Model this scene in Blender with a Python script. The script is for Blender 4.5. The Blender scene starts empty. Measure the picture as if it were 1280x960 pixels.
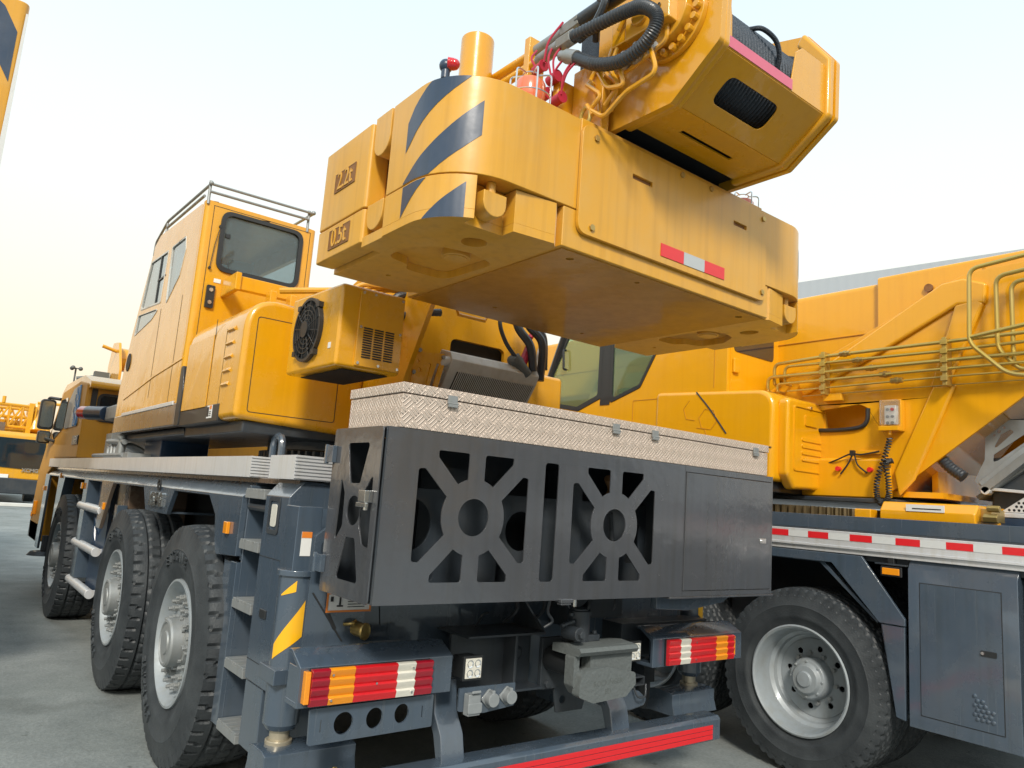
import bpy, bmesh, math, random
from mathutils import Vector, Matrix
random.seed(7)
R = math.radians
scene = bpy.context.scene
COL = scene.collection
W = {}

# ------------------------------------------------------------------ materials
def newmat(name):
    m = bpy.data.materials.new(name); m.use_nodes = True
    nt = m.node_tree; b = nt.nodes['Principled BSDF']
    return m, nt, b
def N(nt, typ, **k):
    n = nt.nodes.new(typ)
    for a, v in k.items():
        if hasattr(n, a): setattr(n, a, v)
        else: n.inputs[a].default_value = v
    return n
def paint(name, col, col2=None, rough=.3, coat=.6, metal=0., dust=.25, dustcol=(.45, .40, .33), streak=.3, bump=.02, scale=3., croug=.08):
    """painted metal: tone variation, dust film, rain streaks, faint orange peel"""
    m, nt, b = newmat(name); L = nt.links
    tc = N(nt, 'ShaderNodeTexCoord')
    n1 = N(nt, 'ShaderNodeTexNoise'); n1.inputs['Scale'].default_value = scale; n1.inputs['Detail'].default_value = 8; n1.inputs['Roughness'].default_value = .65
    L.new(tc.outputs['Object'], n1.inputs['Vector'])
    mp = N(nt, 'ShaderNodeMapping'); mp.inputs['Scale'].default_value = (38, 38, 1.6)
    L.new(tc.outputs['Object'], mp.inputs['Vector'])
    n2 = N(nt, 'ShaderNodeTexNoise'); n2.inputs['Scale'].default_value = 1.; n2.inputs['Detail'].default_value = 4
    L.new(mp.outputs[0], n2.inputs['Vector'])
    r1 = N(nt, 'ShaderNodeValToRGB'); r1.color_ramp.elements[0].position = .42; r1.color_ramp.elements[1].position = .72
    L.new(n1.outputs['Fac'], r1.inputs[0])
    r2 = N(nt, 'ShaderNodeValToRGB'); r2.color_ramp.elements[0].position = .55; r2.color_ramp.elements[1].position = .78
    L.new(n2.outputs['Fac'], r2.inputs[0])
    c2 = col2 or tuple(c * .8 for c in col)
    mx = N(nt, 'ShaderNodeMixRGB'); mx.inputs[1].default_value = (*col, 1); mx.inputs[2].default_value = (*c2, 1)
    L.new(n1.outputs['Fac'], mx.inputs[0])
    d = N(nt, 'ShaderNodeMath', operation='MULTIPLY'); L.new(r1.outputs[0], d.inputs[0]); d.inputs[1].default_value = dust
    s = N(nt, 'ShaderNodeMath', operation='MULTIPLY'); L.new(r2.outputs[0], s.inputs[0]); s.inputs[1].default_value = streak * .5
    ad = N(nt, 'ShaderNodeMath', operation='MAXIMUM'); L.new(d.outputs[0], ad.inputs[0]); L.new(s.outputs[0], ad.inputs[1])
    m2 = N(nt, 'ShaderNodeMixRGB'); L.new(ad.outputs[0], m2.inputs[0]); L.new(mx.outputs[0], m2.inputs[1]); m2.inputs[2].default_value = (*dustcol, 1)
    mp2 = N(nt, 'ShaderNodeMapping'); mp2.inputs['Scale'].default_value = (23, 23, .9); mp2.inputs['Location'].default_value = (3, 7, 1); L.new(tc.outputs['Object'], mp2.inputs['Vector'])
    n5 = N(nt, 'ShaderNodeTexNoise'); n5.inputs['Scale'].default_value = 1.; n5.inputs['Detail'].default_value = 5; L.new(mp2.outputs[0], n5.inputs['Vector'])
    r5 = N(nt, 'ShaderNodeValToRGB'); r5.color_ramp.elements[0].position = .48; r5.color_ramp.elements[0].color = (1, 1, 1, 1); r5.color_ramp.elements[1].position = .80; q_ = max(.7, 1 - streak * .42 - .03); r5.color_ramp.elements[1].color = (q_, q_ * .97, q_ * .9, 1); L.new(n5.outputs['Fac'], r5.inputs[0])
    m3 = N(nt, 'ShaderNodeMixRGB', blend_type='MULTIPLY'); m3.inputs[0].default_value = 1.; L.new(m2.outputs[0], m3.inputs[1]); L.new(r5.outputs[0], m3.inputs[2]); m2 = m3
    L.new(m2.outputs[0], b.inputs['Base Color'])
    rr = N(nt, 'ShaderNodeMath', operation='MULTIPLY_ADD'); L.new(ad.outputs[0], rr.inputs[0]); rr.inputs[1].default_value = .6; rr.inputs[2].default_value = rough
    L.new(rr.outputs[0], b.inputs['Roughness'])
    b.inputs['Metallic'].default_value = metal
    b.inputs['Coat Weight'].default_value = coat; b.inputs['Coat Roughness'].default_value = croug
    if bump:
        n3 = N(nt, 'ShaderNodeTexNoise'); n3.inputs['Scale'].default_value = 6.; n3.inputs['Detail'].default_value = 3
        L.new(tc.outputs['Object'], n3.inputs['Vector'])
        n4 = N(nt, 'ShaderNodeTexNoise'); n4.inputs['Scale'].default_value = 160.
        L.new(tc.outputs['Object'], n4.inputs['Vector'])
        ma = N(nt, 'ShaderNodeMath', operation='MULTIPLY_ADD'); L.new(n4.outputs['Fac'], ma.inputs[0]); ma.inputs[1].default_value = .03; L.new(n3.outputs['Fac'], ma.inputs[2])
        bp = N(nt, 'ShaderNodeBump'); bp.inputs['Strength'].default_value = 1.; bp.inputs['Distance'].default_value = bump
        L.new(ma.outputs[0], bp.inputs['Height']); L.new(bp.outputs[0], b.inputs['Normal'])
        L.new(bp.outputs[0], b.inputs['Coat Normal'])
    return m
def simple(name, col, rough=.5, metal=0., coat=0., var=.15, scale=30, bump=0., trans=0.):
    m, nt, b = newmat(name); L = nt.links
    tc = N(nt, 'ShaderNodeTexCoord'); n = N(nt, 'ShaderNodeTexNoise'); n.inputs['Scale'].default_value = scale; n.inputs['Detail'].default_value = 5
    L.new(tc.outputs['Object'], n.inputs['Vector'])
    mx = N(nt, 'ShaderNodeMixRGB'); mx.inputs[1].default_value = (*[min(1, c * (1 + var)) for c in col], 1); mx.inputs[2].default_value = (*[c * (1 - var) for c in col], 1)
    L.new(n.outputs['Fac'], mx.inputs[0]); L.new(mx.outputs[0], b.inputs['Base Color'])
    b.inputs['Roughness'].default_value = rough; b.inputs['Metallic'].default_value = metal; b.inputs['Coat Weight'].default_value = coat
    b.inputs['Transmission Weight'].default_value = trans
    if bump:
        bp = N(nt, 'ShaderNodeBump'); bp.inputs['Distance'].default_value = bump; L.new(n.outputs['Fac'], bp.inputs['Height']); L.new(bp.outputs[0], b.inputs['Normal'])
    return m
YEL = (.78, .38, .006)
M = {}
M['yellow'] = paint('yellow_paint', YEL, (.64, .295, .004), rough=.25, coat=.6, dust=.16, streak=.09, bump=.0025, dustcol=(.62, .45, .2), croug=.05)
M['yellow_weight'] = paint('yellow_dusty_paint', (.72, .36, .014), (.58, .28, .014), rough=.42, coat=.5, dust=.28, streak=.38, bump=.002, dustcol=(.64, .46, .20), croug=.2)
M['underside'] = paint('speckled_shade_paint', (.54, .25, .018), (.40, .18, .018), rough=.42, coat=.4, dust=.22, streak=.1, bump=.002, dustcol=(.34, .20, .07), scale=10)  # speckled yellow, toned darker to paint in the shade under the counterweight
M['yellow_new'] = paint('yellow_bright_paint', (.82, .385, .003), (.74, .34, .003), rough=.25, coat=.7, dust=.05, streak=.05, bump=.0025, dustcol=(.6, .42, .16))
M['grey'] = paint('slate_grey_paint', (.066, .094, .130), (.048, .070, .10), rough=.24, coat=1., dust=.14, streak=.25, bump=.0015, dustcol=(.22, .22, .21))
M['greyd'] = paint('dark_chassis_paint', (.026, .035, .046), (.018, .025, .034), rough=.5, coat=.25, dust=.3, streak=.3, bump=.004, dustcol=(.10, .10, .095))
M['cage'] = paint('brushed_dark_steel', (.135, .143, .158), (.095, .10, .115), rough=.2, coat=1., metal=.5, dust=.18, streak=.25, bump=.004, dustcol=(.22, .21, .20), croug=.15)
for _n in ('yellow_weight',):
    _b = M[_n].node_tree.nodes['Principled BSDF']; _b.inputs['Sheen Weight'].default_value = .3; _b.inputs['Sheen Roughness'].default_value = .35; _b.inputs['Sheen Tint'].default_value = (1, .84, .62, 1)
M['yellow_matt'] = paint('yellow_matt_paint', (.62, .29, .012), (.54, .25, .012), rough=.6, coat=.1, dust=.2, streak=.2, bump=.002, dustcol=(.4, .28, .12))
M['black'] = simple('black_plastic', (.018, .02, .022), .45, coat=.2)
M['dark'] = simple('dark_interior_metal', (.02, .022, .024), .7)
M['navy'] = paint('navy_stripe_film', (.012, .038, .085), (.010, .03, .07), rough=.35, coat=.4, dust=.12, streak=.25, bump=.002, dustcol=(.2, .22, .25), croug=.2)
M['blackstripe'] = simple('black_stripe_film', (.02, .022, .03), .35, coat=.3)
M['alu'] = paint('aluminium', (.78, .80, .82), (.68, .70, .73), rough=.38, coat=.2, metal=.4, dust=.15, streak=.2, bump=.002, dustcol=(.4, .38, .35))
M['galv'] = paint('galvanised_steel', (.36, .38, .385), (.27, .29, .30), rough=.5, coat=.0, metal=.55, dust=.4, streak=.2, bump=.004, dustcol=(.32, .31, .28), scale=12)
M['rad'] = paint('radiator_grey', (.68, .68, .64), (.6, .6, .57), rough=.55, coat=.1, dust=.4, streak=.2, bump=.002, dustcol=(.3, .27, .22))
M['chrome'] = simple('bright_steel', (.75, .75, .73), .22, metal=1.)
M['ringsteel'] = simple('greased_ring_steel', (.17, .13, .07), .4, metal=.6)
M['brass'] = simple('zinc_brass', (.50, .36, .13), .35, metal=.85)
M['zinc'] = paint('yellow_zinc_pipe', (.60, .45, .11), (.46, .33, .07), rough=.35, coat=.2, metal=.7, dust=.2, streak=.0, bump=0)
M['hose'] = simple('black_rubber_hose', (.028, .034, .042), .4, coat=.15, bump=.002, scale=60)
M['rope'] = simple('steel_wire_rope', (.035, .045, .06), .42, metal=.4, bump=.004, scale=160)
M['red'] = simple('red_lens', (.62, .012, .018), .12, coat=.8, var=.2, scale=8)
M['reddark'] = simple('dark_red_lens', (.34, .008, .022), .12, coat=.8, var=.2, scale=8)
M['amber'] = simple('amber_lens', (.85, .30, .012), .14, coat=.8, var=.1, scale=8)
M['clear'] = simple('clear_lens', (.72, .70, .62), .12, coat=.9, var=.12, scale=14)
M['redtape'] = simple('red_reflective_tape', (.70, .018, .025), .35, coat=.3, var=.06)
M['whitetape'] = simple('white_reflective_tape', (.62, .64, .64), .35, coat=.3, var=.06)
M['greytape'] = simple('silver_reflective_tape', (.45, .48, .50), .35, coat=.3, var=.06)
M['pink'] = simple('pink_tape', (.66, .16, .24), .6, var=.08)
M['redcap'] = simple('crimson_rubber_cap', (.42, .02, .05), .5, var=.2)
M['yellowtape'] = simple('yellow_film', (.88, .45, .01), .35, coat=.4, var=.05)
M['white'] = simple('white_film', (.75, .75, .73), .4, var=.04)
M['orangefilm'] = simple('orange_film', (.75, .22, .03), .4, var=.04)
M['ink'] = simple('black_ink', (.02, .02, .02), .5)
M['blue'] = simple('blue_film', (.04, .22, .55), .8)
M['led'] = simple('silver_reflector', (.8, .82, .84), .15, metal=.8)
M['grille'] = simple('dark_grille', (.015, .016, .016), .6)
M['plug'] = simple('grey_plastic', (.24, .26, .27), .45, coat=.2)
M['cast'] = simple('cast_iron_grey', (.125, .14, .14), .6, metal=.1, bump=.004, scale=70)
M['castdark'] = simple('lettering_shade', (.10, .112, .108), .7)
M['cream'] = simple('worn_rod', (.45, .40, .30), .35, metal=.5)
M['orangebeacon'] = simple('orange_beacon_lens', (.72, .17, .07), .2, coat=.8)
M['rim'] = paint('silver_wheel_paint', (.36, .40, .43), (.27, .31, .34), rough=.45, coat=.3, metal=.2, dust=.3, streak=.1, bump=.003, dustcol=(.26, .25, .22), scale=9)
M['rust'] = simple('rusty_steel', (.22, .11, .04), .7, var=.4, scale=60)
M['brown'] = paint('bronze_tank_paint', (.16, .105, .07), (.11, .08, .06), rough=.25, coat=.8, dust=.15, bump=.0012)
def glassmat(name, col, rough=.03, alpha=.0):
    m, nt, b = newmat(name)
    b.inputs['Base Color'].default_value = (*col, 1); b.inputs['Roughness'].default_value = rough
    b.inputs['Coat Weight'].default_value = 1.; b.inputs['Specular IOR Level'].default_value = .8
    b.inputs['Transmission Weight'].default_value = alpha; b.inputs['IOR'].default_value = 1.12 if alpha else 1.5
    return m
M['glass'] = glassmat('tinted_glass', (.26, .35, .38), alpha=.8)
for _n in ('red', 'reddark', 'amber', 'clear'):
    _t = M[_n].node_tree; _v = _t.nodes.new('ShaderNodeTexVoronoi'); _v.inputs['Scale'].default_value = 130; _c = _t.nodes.new('ShaderNodeTexCoord'); _t.links.new(_c.outputs['Object'], _v.inputs['Vector'])
    _b = _t.nodes.new('ShaderNodeBump'); _b.inputs['Distance'].default_value = .0007; _t.links.new(_v.outputs['Distance'], _b.inputs['Height']); _t.links.new(_b.outputs[0], _t.nodes['Principled BSDF'].inputs['Normal'])
M['glassgreen'] = glassmat('green_tinted_glass', (.36, .50, .30), alpha=.8)
M['glassdark'] = glassmat('dark_glass', (.012, .022, .03))
M['clearbox'] = glassmat('clear_plastic', (.85, .85, .82), alpha=.9)

def tyre_mat():
    m, nt, b = newmat('tyre_rubber'); L = nt.links
    tc = N(nt, 'ShaderNodeTexCoord'); n = N(nt, 'ShaderNodeTexNoise'); n.inputs['Scale'].default_value = 7; n.inputs['Detail'].default_value = 8
    L.new(tc.outputs['Object'], n.inputs['Vector'])
    r = N(nt, 'ShaderNodeValToRGB'); r.color_ramp.elements[0].color = (.026, .031, .036, 1); r.color_ramp.elements[1].color = (.052, .060, .066, 1)
    r.color_ramp.elements[0].position = .35; r.color_ramp.elements[1].position = .75
    L.new(n.outputs['Fac'], r.inputs[0]); L.new(r.outputs[0], b.inputs['Base Color'])
    b.inputs['Roughness'].default_value = .55
    n2 = N(nt, 'ShaderNodeTexNoise'); n2.inputs['Scale'].default_value = 90; L.new(tc.outputs['Object'], n2.inputs['Vector'])
    bp = N(nt, 'ShaderNodeBump'); bp.inputs['Distance'].default_value = .002; L.new(n2.outputs['Fac'], bp.inputs['Height']); L.new(bp.outputs[0], b.inputs['Normal'])
    return m
M['tyre'] = tyre_mat()

def chequer_mat():
    m, nt, b = newmat('chequer_plate'); L = nt.links
    tc = N(nt, 'ShaderNodeTexCoord'); sp = N(nt, 'ShaderNodeSeparateXYZ'); L.new(tc.outputs['Object'], sp.inputs[0])
    def ma(op, a, bb=None, c=None):
        n = N(nt, 'ShaderNodeMath', operation=op)
        for i, v in enumerate((a, bb, c)):
            if v is None: continue
            if isinstance(v, (int, float)): n.inputs[i].default_value = v
            else: L.new(v, n.inputs[i])
        return n.outputs[0]
    a = ma('ADD', sp.outputs[0], sp.outputs[1]); k = 17.
    u = ma('MULTIPLY', ma('ADD', a, sp.outputs[2]), k); v = ma('MULTIPLY', ma('SUBTRACT', a, sp.outputs[2]), k)
    fu = ma('FRACT', u); fv = ma('FRACT', v)
    par = ma('MODULO', ma('ADD', ma('ABSOLUTE', ma('ADD', ma('FLOOR', u), 400)), ma('ABSOLUTE', ma('ADD', ma('FLOOR', v), 400))), 2)
    def bars(f, g):
        s = ma('SINE', ma('MULTIPLY', f, 2 * math.pi * 3.))
        w = ma('MULTIPLY', ma('MULTIPLY', g, ma('SUBTRACT', 1., g)), 4.)
        return ma('MULTIPLY', ma('MAXIMUM', ma('SUBTRACT', s, .1), 0.), ma('MINIMUM', ma('MULTIPLY', w, 1.6), 1.))
    h0 = bars(fu, fv); h1 = bars(fv, fu)
    mixh = ma('ADD', ma('MULTIPLY', h0, ma('SUBTRACT', 1., par)), ma('MULTIPLY', h1, par))
    bp = N(nt, 'ShaderNodeBump'); bp.inputs['Strength'].default_value = 1.; bp.inputs['Distance'].default_value = .006
    L.new(mixh, bp.inputs['Height']); L.new(bp.outputs[0], b.inputs['Normal'])
    n = N(nt, 'ShaderNodeTexNoise'); n.inputs['Scale'].default_value = 5; n.inputs['Detail'].default_value = 6; L.new(tc.outputs['Object'], n.inputs['Vector'])
    r = N(nt, 'ShaderNodeValToRGB'); r.color_ramp.elements[0].color = (.52, .425, .355, 1); r.color_ramp.elements[1].color = (.66, .545, .46, 1)
    L.new(n.outputs['Fac'], r.inputs[0])
    mx = N(nt, 'ShaderNodeMixRGB', blend_type='MIX'); L.new(ma('MULTIPLY', mixh, .9), mx.inputs[0]); L.new(r.outputs[0], mx.inputs[1]); mx.inputs[2].default_value = (.98, .85, .73, 1)
    L.new(mx.outputs[0], b.inputs['Base Color']); b.inputs['Metallic'].default_value = .25; b.inputs['Roughness'].default_value = .42
    return m
M['chequer'] = chequer_mat()

def ground_mat():
    m, nt, b = newmat('concrete_ground'); L = nt.links
    g = N(nt, 'ShaderNodeNewGeometry')
    def noise(s, d=8, rough=.6, vec=None):
        n = N(nt, 'ShaderNodeTexNoise'); n.inputs['Scale'].default_value = s; n.inputs['Detail'].default_value = d; n.inputs['Roughness'].default_value = rough
        L.new(vec or g.outputs['Position'], n.inputs['Vector']); return n.outputs['Fac']
    a = noise(.35); c = noise(2.2, 10, .7)
    mp = N(nt, 'ShaderNodeMapping'); mp.inputs['Rotation'].default_value = (0, 0, R(25)); mp.inputs['Scale'].default_value = (.5, 5, 1); L.new(g.outputs['Position'], mp.inputs[0])
    st = noise(1.1, 6, .6, mp.outputs[0]); fine = noise(45, 4)
    r = N(nt, 'ShaderNodeValToRGB'); e = r.color_ramp.elements
    e[0].position = .3; e[0].color = (.185, .205, .205, 1); e[1].position = .72; e[1].color = (.30, .32, .315, 1)
    L.new(c, r.inputs[0])
    r2 = N(nt, 'ShaderNodeValToRGB'); r2.color_ramp.elements[0].position = .60; r2.color_ramp.elements[1].position = .78; L.new(st, r2.inputs[0])
    mx = N(nt, 'ShaderNodeMixRGB'); mm = N(nt, 'ShaderNodeMath', operation='MULTIPLY'); L.new(r2.outputs[0], mm.inputs[0]); mm.inputs[1].default_value = .35
    L.new(mm.outputs[0], mx.inputs[0]); L.new(r.outputs[0], mx.inputs[1]); mx.inputs[2].default_value = (.36, .38, .37, 1)
    r3 = N(nt, 'ShaderNodeValToRGB'); r3.color_ramp.elements[0].position = .35; r3.color_ramp.elements[0].color = (.72, .74, .72, 1); r3.color_ramp.elements[1].position = .65; r3.color_ramp.elements[1].color = (1, 1, 1, 1); L.new(a, r3.inputs[0])
    m3 = N(nt, 'ShaderNodeMixRGB', blend_type='MULTIPLY'); m3.inputs[0].default_value = 1.; L.new(mx.outputs[0], m3.inputs[1]); L.new(r3.outputs[0], m3.inputs[2])
    sp_ = noise(.9, 5, .5); r5 = N(nt, 'ShaderNodeValToRGB'); r5.color_ramp.elements[0].position = .60; r5.color_ramp.elements[0].color = (1, 1, 1, 1); r5.color_ramp.elements[1].position = .70; r5.color_ramp.elements[1].color = (.62, .62, .60, 1); L.new(sp_, r5.inputs[0])
    m5 = N(nt, 'ShaderNodeMixRGB', blend_type='MULTIPLY'); m5.inputs[0].default_value = .8; L.new(m3.outputs[0], m5.inputs[1]); L.new(r5.outputs[0], m5.inputs[2]); m3 = m5
    sp2 = noise(7., 3, .5); r6 = N(nt, 'ShaderNodeValToRGB'); r6.color_ramp.elements[0].position = .70; r6.color_ramp.elements[0].color = (1, 1, 1, 1); r6.color_ramp.elements[1].position = .74; r6.color_ramp.elements[1].color = (.5, .5, .48, 1); L.new(sp2, r6.inputs[0])
    m6 = N(nt, 'ShaderNodeMixRGB', blend_type='MULTIPLY'); m6.inputs[0].default_value = .7; L.new(m3.outputs[0], m6.inputs[1]); L.new(r6.outputs[0], m6.inputs[2]); m3 = m6
    m4 = N(nt, 'ShaderNodeMixRGB', blend_type='OVERLAY'); m4.inputs[0].default_value = .35; L.new(m3.outputs[0], m4.inputs[1]); L.new(fine, m4.inputs[2])
    L.new(m4.outputs[0], b.inputs['Base Color']); b.inputs['Roughness'].default_value = .75
    bp = N(nt, 'ShaderNodeBump'); bp.inputs['Distance'].default_value = .006; L.new(fine, bp.inputs['Height']); L.new(bp.outputs[0], b.inputs['Normal'])
    return m
M['ground'] = ground_mat()

# ------------------------------------------------------------------ mesh helpers
def rnd(pts, r, n=5):
    """round the corners of a closed 2D polygon"""
    out = []; k = len(pts)
    for i in range(k):
        p = Vector(pts[i][:2]); a = Vector(pts[i - 1][:2]); c = Vector(pts[(i + 1) % k][:2])
        rr = r[i] if isinstance(r, (list, tuple)) else r
        u = (a - p); v = (c - p); lu, lv = u.length, v.length
        if rr <= 0 or lu < 1e-6 or lv < 1e-6: out.append(tuple(p)); continue
        u.normalize(); v.normalize(); ang = u.angle(v)
        if ang > R(176): out.append(tuple(p)); continue
        d = min(rr / math.tan(ang / 2), lu * .49, lv * .49)
        p1 = p + u * d; p2 = p + v * d
        for j in range(n + 1):
            t = j / n; out.append(tuple(p1.lerp(p, t).lerp(p.lerp(p2, t), t)))
    return out
def rect(a, b, c, d): return [(a, c), (b, c), (b, d), (a, d)]
def circ(cx, cy, r, n=24, rz=None):
    return [(cx + r * math.cos(2 * math.pi * i / n), cy + (rz or r) * math.sin(2 * math.pi * i / n)) for i in range(n)]
def roundpath(pts, r, n=5):
    P = [Vector(p) for p in pts]; out = [P[0]]
    for i in range(1, len(P) - 1):
        a, p, c = P[i - 1], P[i], P[i + 1]; u = a - p; v = c - p
        d = min(r, u.length * .49, v.length * .49)
        p1 = p + u.normalized() * d; p2 = p + v.normalized() * d
        for j in range(n + 1):
            t = j / n; out.append(p1.lerp(p, t).lerp(p.lerp(p2, t), t))
    out.append(P[-1]); return out
def spline(pts, n=8):
    P = [Vector(p) for p in pts]; P = [2 * P[0] - P[1]] + P + [2 * P[-1] - P[-2]]; out = []
    for i in range(1, len(P) - 2):
        for j in range(n):
            t = j / n; a, b, c, d = P[i - 1:i + 3]
            out.append(.5 * ((2 * b) + (c - a) * t + (2 * a - 5 * b + 4 * c - d) * t * t + (3 * b - a - 3 * c + d) * t ** 3))
    out.append(P[-2]); return out

class MB:
    def __init__(s): s.bm = bmesh.new()
    def _faces(s, vs, fs):
        V = [s.bm.verts.new(v) for v in vs]
        for f in fs:
            try: s.bm.faces.new([V[i] for i in f])
            except ValueError: pass
        return s
    def box(s, x0, x1, y0, y1, z0, z1):
        vs = [(x, y, z) for x in (x0, x1) for y in (y0, y1) for z in (z0, z1)]
        return s._faces(vs, [(0, 1, 3, 2), (4, 6, 7, 5), (0, 4, 5, 1), (2, 3, 7, 6), (0, 2, 6, 4), (1, 5, 7, 3)])
    def prism(s, ax, pts, a0, a1):
        def P(p, a):
            return {'x': (a, p[0], p[1]), 'y': (p[0], a, p[1]), 'z': (p[0], p[1], a)}[ax]
        n = len(pts); vs = [P(p, a0) for p in pts] + [P(p, a1) for p in pts]
        return s._faces(vs, [tuple(range(n)), tuple(range(2 * n - 1, n - 1, -1))] + [(i, (i + 1) % n, n + (i + 1) % n, n + i) for i in range(n)])
    def cyl(s, p0, p1, r, r1=None, seg=18, cap=True):
        p0 = Vector(p0); p1 = Vector(p1); d = (p1 - p0).normalized()
        u = d.orthogonal().normalized(); v = d.cross(u); r1 = r if r1 is None else r1
        vs = []
        for p, q in ((p0, r), (p1, r1)):
            for i in range(seg):
                a = 2 * math.pi * i / seg; vs.append(p + u * q * math.cos(a) + v * q * math.sin(a))
        fs = [(i, (i + 1) % seg, seg + (i + 1) % seg, seg + i) for i in range(seg)]
        if cap: fs += [tuple(range(seg)), tuple(range(2 * seg - 1, seg - 1, -1))]
        return s._faces(vs, fs)
    def tube(s, pts, r, seg=10, ridge=None):
        P = [Vector(p) for p in pts]; n = len(P); u = None; vs = []
        for i in range(n):
            t = (P[min(i + 1, n - 1)] - P[max(i - 1, 0)]).normalized()
            if u is None: u = t.orthogonal().normalized()
            u = (u - t * u.dot(t)).normalized(); v = t.cross(u)
            q = r if ridge is None else r * (1 + ridge[0] * (i % ridge[1] == 0))
            for k in range(seg):
                a = 2 * math.pi * k / seg; vs.append(P[i] + u * q * math.cos(a) + v * q * math.sin(a))
        fs = [(i * seg + k, i * seg + (k + 1) % seg, (i + 1) * seg + (k + 1) % seg, (i + 1) * seg + k) for i in range(n - 1) for k in range(seg)]
        fs += [tuple(range(seg)), tuple(range(n * seg - 1, (n - 1) * seg - 1, -1))]
        return s._faces(vs, fs)
    def lathe(s, prof, o, ax, seg=48):
        """prof: (radius, distance along ax)"""
        o = Vector(o); d = Vector(ax).normalized(); u = d.orthogonal().normalized(); v = d.cross(u); vs = []; n = len(prof)
        for r, h in prof:
            for i in range(seg):
                a = 2 * math.pi * i / seg; vs.append(o + d * h + u * r * math.cos(a) + v * r * math.sin(a))
        fs = [(j * seg + i, j * seg + (i + 1) % seg, (j + 1) * seg + (i + 1) % seg, (j + 1) * seg + i) for j in range(n - 1) for i in range(seg)]
        s._faces(vs, fs); return s
    def sphere(s, c, r, sc=(1, 1, 1), seg=16):
        bmesh.ops.create_uvsphere(s.bm, u_segments=seg, v_segments=seg // 2, radius=r, matrix=Matrix.Translation(c) @ Matrix.Diagonal((*sc, 1))); return s
    def xform(s, mat, start=0):
        s.bm.verts.ensure_lookup_table()
        for v in s.bm.verts[start:]: v.co = mat @ v.co
        return s
    def n(s): return len(s.bm.verts)
    def mesh(s, me, mat=None):
        k = len(s.bm.verts); s.bm.from_mesh(me); s.bm.verts.ensure_lookup_table()
        if mat is not None:
            for v in s.bm.verts[k:]: v.co = mat @ v.co
        return s
    def plate(s, ax, outer, holes, a0, a1):
        cu = bpy.data.curves.new('c', 'CURVE'); cu.dimensions = '2D'; cu.fill_mode = 'BOTH'; cu.extrude = abs(a1 - a0) / 2
        for poly in [outer] + list(holes):
            sp = cu.splines.new('POLY'); sp.points.add(len(poly) - 1)
            for q, p in zip(sp.points, poly): q.co = (p[0], p[1], 0, 1)
            sp.use_cyclic_u = True
        ob = bpy.data.objects.new('c', cu); me = bpy.data.meshes.new_from_object(ob)
        mid = (a0 + a1) / 2
        m = {'x': Matrix(((0, 0, 1, mid), (1, 0, 0, 0), (0, 1, 0, 0), (0, 0, 0, 1))),
             'y': Matrix(((1, 0, 0, 0), (0, 0, 1, mid), (0, 1, 0, 0), (0, 0, 0, 1))),
             'z': Matrix(((1, 0, 0, 0), (0, 1, 0, 0), (0, 0, 1, mid), (0, 0, 0, 1)))}[ax]
        s.mesh(me, m); bpy.data.objects.remove(ob); bpy.data.curves.remove(cu); bpy.data.meshes.remove(me); return s
    def text(s, txt, size, o, right, up, depth=.002, font=None, align='CENTER', sx=1., bold=0.):
        cu = bpy.data.curves.new('t', 'FONT'); cu.body = txt; cu.size = size; cu.extrude = depth / 2; cu.align_x = align; cu.align_y = 'CENTER'; cu.offset = bold
        ob = bpy.data.objects.new('t', cu); me = bpy.data.meshes.new_from_object(ob)
        r = Vector(right).normalized(); u = Vector(up).normalized(); n = r.cross(u)
        m = Matrix(((r.x * sx, u.x, n.x, o[0]), (r.y * sx, u.y, n.y, o[1]), (r.z * sx, u.z, n.z, o[2]), (0, 0, 0, 1)))
        s.mesh(me, m); bpy.data.objects.remove(ob); bpy.data.curves.remove(cu); bpy.data.meshes.remove(me); return s
    def build(s, name, mat, parent=None, bevel=.003, smooth=35, seg=2, loc=None):
        bm = s.bm; bmesh.ops.remove_doubles(bm, verts=bm.verts, dist=.0002)
        bmesh.ops.recalc_face_normals(bm, faces=bm.faces)
        xs = [v.co for v in bm.verts]
        c = Vector(loc) if loc else Vector([(min(v[i] for v in xs) + max(v[i] for v in xs)) / 2 for i in range(3)])
        for v in bm.verts: v.co -= c
        me = bpy.data.meshes.new(name); bm.to_mesh(me); bm.free()
        me.materials.append(M[mat] if isinstance(mat, str) else mat)
        for p in me.polygons: p.use_smooth = True
        me.set_sharp_from_angle(angle=R(smooth))
        ob = bpy.data.objects.new(name, me); COL.objects.link(ob)
        if parent: ob.parent = parent; ob.location = c - W[parent]
        else: ob.location = c
        W[ob] = c.copy()
        if bevel:
            b = ob.modifiers.new('bevel', 'BEVEL'); b.width = bevel; b.segments = seg; b.limit_method = 'ANGLE'; b.angle_limit = R(38); b.harden_normals = True
        return ob
def split(mb, name, mat, parent, **k):
    """one object for each loose piece"""
    bm = mb.bm; bmesh.ops.remove_doubles(bm, verts=bm.verts, dist=.0002); bm.verts.ensure_lookup_table(); seen = set(); out = []
    for v in bm.verts:
        if v.index in seen: continue
        st = [v]; isl = []
        seen.add(v.index)
        while st:
            a = st.pop(); isl.append(a)
            for e in a.link_edges:
                b = e.other_vert(a)
                if b.index not in seen: seen.add(b.index); st.append(b)
        ids = {a.index: i for i, a in enumerate(isl)}; fs = {f.index: f for a in isl for f in a.link_faces}
        out.append(MB()._faces([tuple(a.co) for a in isl], [[ids[q.index] for q in f.verts] for f in fs.values()]).build(name, mat, parent, **k))
    bm.free(); return out
def tag(o, label=None, cat=None, group=None, kind=None):
    for k, v in (('label', label), ('category', cat), ('group', group), ('kind', kind)):
        if v: o[k] = v
    return o
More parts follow.
